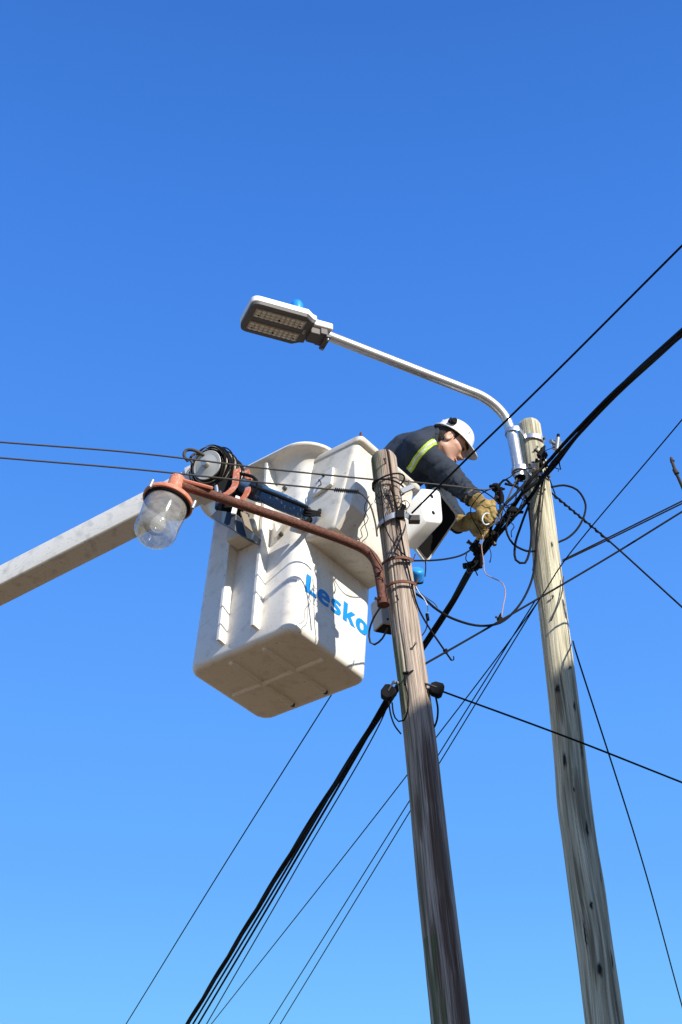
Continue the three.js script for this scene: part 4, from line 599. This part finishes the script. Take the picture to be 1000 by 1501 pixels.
{
  const R = rng(404), ends = [[727, 715, 6.12], [733, 731, 6.1], [752, 750, 6.17], [785, 686, 6.13], [797, 668, 6.14], [817, 654, 6.09], [770, 722, 6.14], [721, 786, 6.2], [699, 805, 6.3], [694, 829, 6.38], [760, 705, 6.16], [740, 760, 6.22], [805, 690, 6.12]];
  const where = ['glove connector', 'branch connector', 'loop connector', 'silver clamp connector', 'pole face connector', 'edge connector', 'bundle split', 'low bundle connector', 'spur connector', 'large connector', 'lamp arm mouth', 'loop root', 'pole edge'];
  for (let k = 0; k < 20; k++) {
    const kb = (k * 5 + 3 + (k > 12 ? 4 : 0)) % 13 === k % 13 ? (k + 1) % 13 : (k * 5 + 3 + (k > 12 ? 4 : 0)) % 13, a = ends[k % 13], b = ends[kb], far = Math.hypot(a[0] - b[0], a[1] - b[1]) > 75, e = far ? [a[0] + 22 * (R() - 0.5), a[1] + 14 + 26 * R(), a[2] + 0.03] : b, sag = 6 + 22 * R(), p = [];
    for (let i = 0; i <= 6; i++) { const t = i / 6, w = Math.sin(Math.PI * t); p.push(at(a[0] + (e[0] - a[0]) * t + w * 14 * (R() - 0.5), a[1] + (e[1] - a[1]) * t + w * sag * (k % 3 ? 1 : -0.5), a[2] + (e[2] - a[2]) * t - 0.05 * w * R())); }
    cable('jumper_wire', far ? `${k < 10 ? 'thin' : 'very thin'} black jumper wire hanging loose from ${where[k % 13]}` : `thin black jumper wire between ${where[k % 13]} and ${where[kb]}${k > 12 ? ', finer one' : ''}`, p, 0.0026 + 0.0022 * R(), mCable, 'tangled jumper wires');
  }
}
// wires on the old pole
cable('loose_wire', 'slack black wire looping from old pole band down its face', [at(557, 706, 5.48), at(561, 740, 5.485), at(566, 775, 5.49), at(580, 800, 5.49), at(598, 818, 5.51), at(606, 822, 5.57)], 0.004);
cable('loose_wire', 'long black wire running down the lit edge of old pole', [at(572, 712, 5.485), at(582, 745, 5.49), at(590, 795, 5.495), at(602, 850, 5.51), at(612, 888, 5.53), at(626, 915, 5.57), at(646, 945, 5.62), at(662, 968, 5.67)], 0.0055);
cable('loose_wire', 'black wire wrapped across old pole above the rusty strap', [at(566, 822, 5.49), at(576, 816, 5.485), at(590, 820, 5.49), at(600, 825, 5.51)], 0.004);
cable('loose_wire', 'thin wire slanting across old pole below the metal band', [at(589, 777, 5.49), at(578, 800, 5.49), at(568, 820, 5.49)], 0.003);
{
  const R = rng(91);
  for (let k = 0; k < 5; k++) { const p = [], c0 = [[560, 722], [566, 712], [574, 722], [580, 730], [594, 738]][k]; for (let i = 0; i < 16; i++) { const a = i * (0.8 + 0.1 * k) + k; p.push(at(c0[0] + (3 + 5 * R()) * Math.cos(a) + i * 0.3 * (k % 2 ? 1 : -1), c0[1] + (3 + 7 * R()) * Math.sin(a) + i * 0.9, 5.488 - 0.02 * R() - (k === 4 ? -0.03 : 0))); }
    cable('wire_curl', ['curly scrap of thin wire on shaded edge of old pole', 'curly scrap of thin wire right under old pole tie', 'curly scrap of thin wire mid face of old pole', 'curly scrap of thin wire above the metal band', 'curly scrap of thin wire on sunny edge of old pole'][k], p, 0.0022, mBlack, undefined, 120); }
}
cable('wavy_wire', 'thin wavy wire hanging beside bucket step, inner strand', [at(541, 727, 5.53), at(534, 745, 5.53), at(540, 762, 5.53), at(529, 775, 5.52), at(531, 788, 5.5), at(521, 792, 5.48)], 0.0025, mBlack);
cable('wavy_wire', 'thin wavy wire hanging beside bucket step, outer strand to rusty pipe', [at(546, 738, 5.53), at(534, 757, 5.53), at(536, 772, 5.52), at(539, 786, 5.5), at(530, 795, 5.48), at(529, 804, 5.47)], 0.0025, mBlack);
cable('pipe_wire', 'thin black wire twisted around the rusty pipe bend', [at(543, 806, 5.46), at(553, 822, 5.46), at(561, 836, 5.47), at(553, 840, 5.46), at(549, 844, 5.47), at(560, 846, 5.47), at(562, 854, 5.48)], 0.003, mBlack);
cable('pipe_lead', 'grey lead looping from rusty pipe end to the junction box', [at(561, 886, 5.5), at(553, 897, 5.52), at(545, 912, 5.57), at(541, 930, 5.62), at(545, 945, 5.65), at(558, 939, 5.67), at(566, 926, 5.67), at(568, 921, 5.67)], 0.006, mGreyCable);
{ // tie round the old pole top
  const h = at(567, 708, 5.57).y, c = oldAt(h); for (const [dh, tilt, l] of [[0, 0.03, 'upper wire tie wound round old pole top'], [-0.03, -0.02, 'lower wire tie wound round old pole top']]) cable('wire_tie', l, Array.from({ length: 33 }, (_, i) => { const t = i / 32 * Math.PI * 2; return c.clone().add(V(0.079 * Math.cos(t), dh + tilt * Math.cos(t) - 0.01 * Math.sin(t), 0.079 * Math.sin(t))); }), 0.0055, mBlack, undefined, 80);
}
// hoses at the boom tip
cable('hydraulic_hose', 'long straight black hose above the blue tool scabbard', [at(368, 712, 5.78), at(400, 724, 5.74), at(450, 744, 5.68)], 0.013, mBlack);
for (const [k, l] of [[0, 'upper black hose entering the bucket port'], [1, 'middle black hose bending into the bucket port'], [2, 'lower black hose entering the bucket port']])
  cable('hydraulic_hose', l, [at(440, 744 + 5 * k, 5.73), at(454, 749 + 3.5 * k, 5.7), at(464, 751 + 2 * k, 5.72), at(469, 748 + 4 * k, 5.8)], 0.012 - 0.002 * k, mBlack);
cable('hydraulic_hose', 'short black hose loop beside the orange strap', [at(352, 694, 5.8), at(372, 700, 5.77), at(378, 712, 5.76), at(372, 724, 5.78)], 0.011, mBlack);

// ---------------------------------------------------------------- small hardware
// insulation piercing connectors
const connProto = (() => {
  const g = new THREE.Group();
  const body = [rbox(0.05, 0.034, 0.036, 0.007), rbox(0.036, 0.055, 0.03, 0.006), new THREE.CylinderGeometry(0.013, 0.013, 0.062, 10).rotateZ(Math.PI / 2).translate(0, 0.016, 0.012), new THREE.CylinderGeometry(0.011, 0.011, 0.062, 10).rotateZ(Math.PI / 2).translate(0, -0.016, -0.01)];
  mesh('clamp_body', mergeGeometries(body.map(plain)), mBlack, g);
  const b = mesh('shear_bolt', mergeGeometries([new THREE.CylinderGeometry(0.008, 0.008, 0.03, 6).translate(0, 0.038, 0), new THREE.CylinderGeometry(0.011, 0.011, 0.008, 6).translate(0, 0.05, 0)].map(plain)), mDarkSteel, g);
  mesh('end_cap', new THREE.CylinderGeometry(0.009, 0.007, 0.022, 10).rotateZ(Math.PI / 2).translate(0.04, 0.016, 0.012), mBlack, g);
  return g;
})();
const silverConn = connProto.clone(true); silverConn.children[0].material = mSteel; silverConn.children[1].material = mZinc;
const conns = [
  [795, 667, 6.17, 0.3, 1, 0, 'black cable connector across the face of cream pole'], [784, 686, 6.14, 1.0, 1.1, 1, 'silver cable connector beside lower lamp arm clamp'], [817, 653, 6.1, 0.6, 1.15, 1, 'silver cable connector standing off the cream pole edge'],
  [727, 715, 6.12, 1.9, 0.9, 0, 'black connector above the glove with jumper'], [733, 730, 6.1, 0.8, 1.0, 0, 'black connector on the branch cable above glove'], [752, 750, 6.18, 2.3, 1.1, 0, 'black connector on bundle where the loop begins'],
  [698, 803, 6.3, 0.2, 1.1, 0, 'upper of two black connectors where the spur cable joins'], [693, 830, 6.4, 2.6, 1.35, 0, 'large lower black connector under the bundle'], [721, 786, 6.2, 1.4, 1.1, 0, 'black connector on the bundle below the gloves'],
  [790, 681, 6.13, 2.0, 0.9, 0, 'black connector tucked behind the silver one at lamp clamp'], [702, 822, 6.36, 0.9, 1.0, 0, 'black connector pressed between bundle and lower connector'], [733, 908, 5.9, 0.5, 0.55, 0, 'tiny black connector at the end of the pink wire']];
for (const [px, py, r, turn, s, silver, label] of conns) { const o = (silver ? silverConn : connProto).clone(true); o.name = numbered('cable_connector'); o.userData = { label, category: 'connector', group: 'connectors on the cables' }; o.position.copy(at(px, py, r)); o.rotation.set(turn * 0.7, turn * 1.3, 0.75 + turn); o.scale.setScalar(s); scene.add(o); }
// dead end clamps on the old pole
function anchor(px, py, r, turn, label, hook) {
  const o = at(px, py, r), g = thing('anchor_clamp', label, 'clamp', o, 'clamps on old pole');
  const b = mesh('clamp_body', soft(loft([[-0.03, 0.02], [-0.02, 0.032], [0.014, 0.03], [0.03, 0.017]].map(([y, w]) => rrect(-w, w, -0.022, 0.022, y, 0.007, 2).reverse())), 25), mBlack, g); b.rotation.z = turn;
  mesh('bail', tube([V(0, 0, 0.02), at((px + hook[0]) / 2, (py + hook[1]) / 2 - 2, r - 0.02).sub(o), at(hook[0], hook[1], r).sub(o)], 0.005), mDarkSteel, g);
  mesh('eye_bolt', rod(at(hook[0], hook[1], r).sub(o), at(hook[0] + hook[2], hook[1] + 2, r + 0.05).sub(o), 0.008), mZinc, g);
}
anchor(640, 1011, 5.53, 1.2, 'black dead end clamp on the sunny edge of old pole', [622, 1002, -8]);
anchor(569, 1016, 5.52, 2.5, 'black dead end clamp on the mossy edge of old pole', [577, 1000, 10]);
cable('clamp_tail', 'black tail hanging in an arc below sunny edge clamp', [at(639, 1022, 5.53), at(642, 1040, 5.53), at(640, 1058, 5.54), at(634, 1070, 5.56), at(629, 1075, 5.58)], 0.0055);
cable('clamp_tail', 'thin wire running down old pole under the sunny edge clamp', [at(624, 1004, 5.54), at(626, 1020, 5.54), at(628, 1045, 5.54)], 0.0035);
cable('clamp_tail', 'black tail arcing from mossy edge clamp back to old pole', [at(570, 1028, 5.51), at(573, 1048, 5.51), at(579, 1064, 5.51), at(588, 1076, 5.52)], 0.0045);
cable('clamp_tail', 'short black tail beside the mossy edge of old pole', [at(575, 1030, 5.5), at(577, 1046, 5.5), at(583, 1057, 5.5), at(592, 1056, 5.49), at(598, 1040, 5.488), at(598, 1020, 5.488), at(595, 1005, 5.488)], 0.0045);
single('tie_hook', mergeGeometries([rod(at(594, 989, 5.49), at(594, 1004, 5.485), 0.006), rod(at(591, 987, 5.49), at(599, 986, 5.48), 0.007)].map(plain)), mBlack, 'black hook on old pole where the front wire is tied', 'hook');
single('wire_end', mergeGeometries([rod(at(655, 957, 5.65), at(652, 952, 5.64), 0.011), tube([at(662, 968, 5.67), at(665, 967, 5.67), at(665, 962, 5.67)], 0.003)].map(plain)), mBlack, 'black stub at the loose end of the long wire', 'wire end');
{ // band with bracket near the old pole top
  const h = at(580, 772, 5.57).y, c = oldAt(h), g = thing('pole_band', 'grey steel band with a square bracket round old pole', 'pole band', c);
  const pts = []; for (let k = 0; k <= 28; k++) { const t = (185 - 190 * k / 28) * Math.PI / 180; pts.push(V(0.08 * Math.cos(t), 0.03 * Math.cos(t) + 0.01, 0.08 * Math.sin(t))); }
  mesh('band', bandStrip(pts, 0.03, 0.005, V(0.2, 1, 0)), mZinc, g);
  const br = mesh('bracket', rbox(0.055, 0.034, 0.035, 0.004), mDarkSteel, g); br.position.set(0.1, 0.028, 0.02);
  const bo = mesh('bolt', rod(V(0.03, 0.02, 0.07), V(0.05, 0.06, 0.095), 0.012), mBlack, g);
  mesh('buckle', rbox(0.04, 0.045, 0.02, 0.004).translate(0.03, 0.01, 0.085), mBlack, g);
}
{ const h = at(600, 730, 5.57), g = thing('pole_spike', 'small steel spike and plate on the sunny edge of old pole', 'spike', at(594, 718, 5.53));
  const o = g.position; mesh('plate', placed(rbox(0.03, 0.07, 0.012, 0.003), at(610, 711, 5.53).sub(o), V(0.01, 0.005, 0), V(0, 0, 1)), mZinc, g); mesh('spike', tube([at(598, 716, 5.53).sub(o), at(599, 711, 5.53).sub(o), at(600, 704, 5.53).sub(o)], 0.0045), mDarkSteel, g); }
{ // blue photocell hanging beside the old pole
  const o = at(611, 842, 5.67), g = thing('photocell', 'bright blue photocell with black base hanging beside old pole', 'photocell', o);
  const ax = camDir(0.12, 0.85, 0.3), M = basisY(ax, V(0, 0, 1)), la = (p) => new THREE.LatheGeometry(p.map(([x, y]) => new THREE.Vector2(x, y)), 28).applyMatrix4(M);
  mesh('cap', la([[0.0005, 0.03], [0.024, 0.029], [0.032, 0.022], [0.034, 0.01], [0.035, -0.03]]), mBlueCell, g);
  mesh('base', la([[0.037, -0.026], [0.038, -0.036], [0.03, -0.04], [0.0005, -0.04]]), mBlack, g);
  mesh('stem', la([[0.012, -0.04], [0.012, -0.065], [0.0005, -0.066]]), mSteel, g);
  mesh('hanger', tube([at(623, 845, 5.67).sub(o), at(624, 836, 5.67).sub(o), at(624, 822, 5.72).sub(o)], 0.003), mBlack, g);
}
cable('photocell_lead', 'thin pale lead trailing below the blue photocell', [at(609, 858, 5.67), at(614, 868, 5.67), at(622, 878, 5.67), at(627, 890, 5.67), at(626, 906, 5.67)], 0.003, mPaleWire);
cable('photocell_lead', 'thin grey lead looping from photocell to the sagging cable', [at(608, 862, 5.67), at(622, 874, 5.69), at(634, 882, 5.72), at(641, 890, 5.6)], 0.003, mGreyCable);
single('lead_connector', mergeGeometries([rod(at(626, 900, 5.67), at(627.5, 909, 5.67), 0.008), tube([at(626, 908, 5.67), at(626, 918, 5.67), at(620, 930, 5.64), at(613, 934, 5.59)], 0.003)].map(plain)), mBlack, 'small black connector on the photocell lead beside old pole', 'connector');
{ // junction box behind the pole
  const o = at(565, 902, 5.72), g = thing('junction_box', 'grey steel junction box fixed behind the old pole', 'junction box', o);
  const b = mesh('case', rbox(0.1, 0.15, 0.09, 0.006), mat(0.42, 0.43, 0.43, 0.5), g); b.rotation.set(0, 0.5, 0.1);
  mesh('base_plate', rbox(0.085, 0.006, 0.075, 0.002).translate(0, -0.076, 0), mBlack, b);
  mesh('screw', new THREE.CylinderGeometry(0.005, 0.005, 0.006, 8).rotateX(Math.PI / 2).translate(-0.02, -0.05, 0.046), mBlack, b);
}
{ // bare twig entering from the right
  const a = at(984, 673, 5.6), pts = [a, at(990, 690, 5.6), at(997, 706, 5.62), at(1005, 724, 5.65), at(1030, 780, 5.8), at(1090, 900, 6.2)];
  const g = thing('bare_branch', 'bare dark twig of a leafless branch', 'branch', a), rel = pts.map((p) => p.clone().sub(a));
  mesh('twig', mergeGeometries([tube(rel.slice(0, 4), 0.0085), tube(rel.slice(3), 0.011), rod(rel[1].clone().add(V(-0.004, 0.01, 0)), rel[1].clone().add(V(0.006, -0.02, 0)), 0.011, 0.013), rod(rel[0].clone().add(V(0, 0.012, 0)), rel[0].clone().add(V(0.004, -0.016, 0)), 0.005, 0.012)].map(plain)), mat(0.05, 0.04, 0.035, 0.9), g);
}

renderer.render(scene, camera);
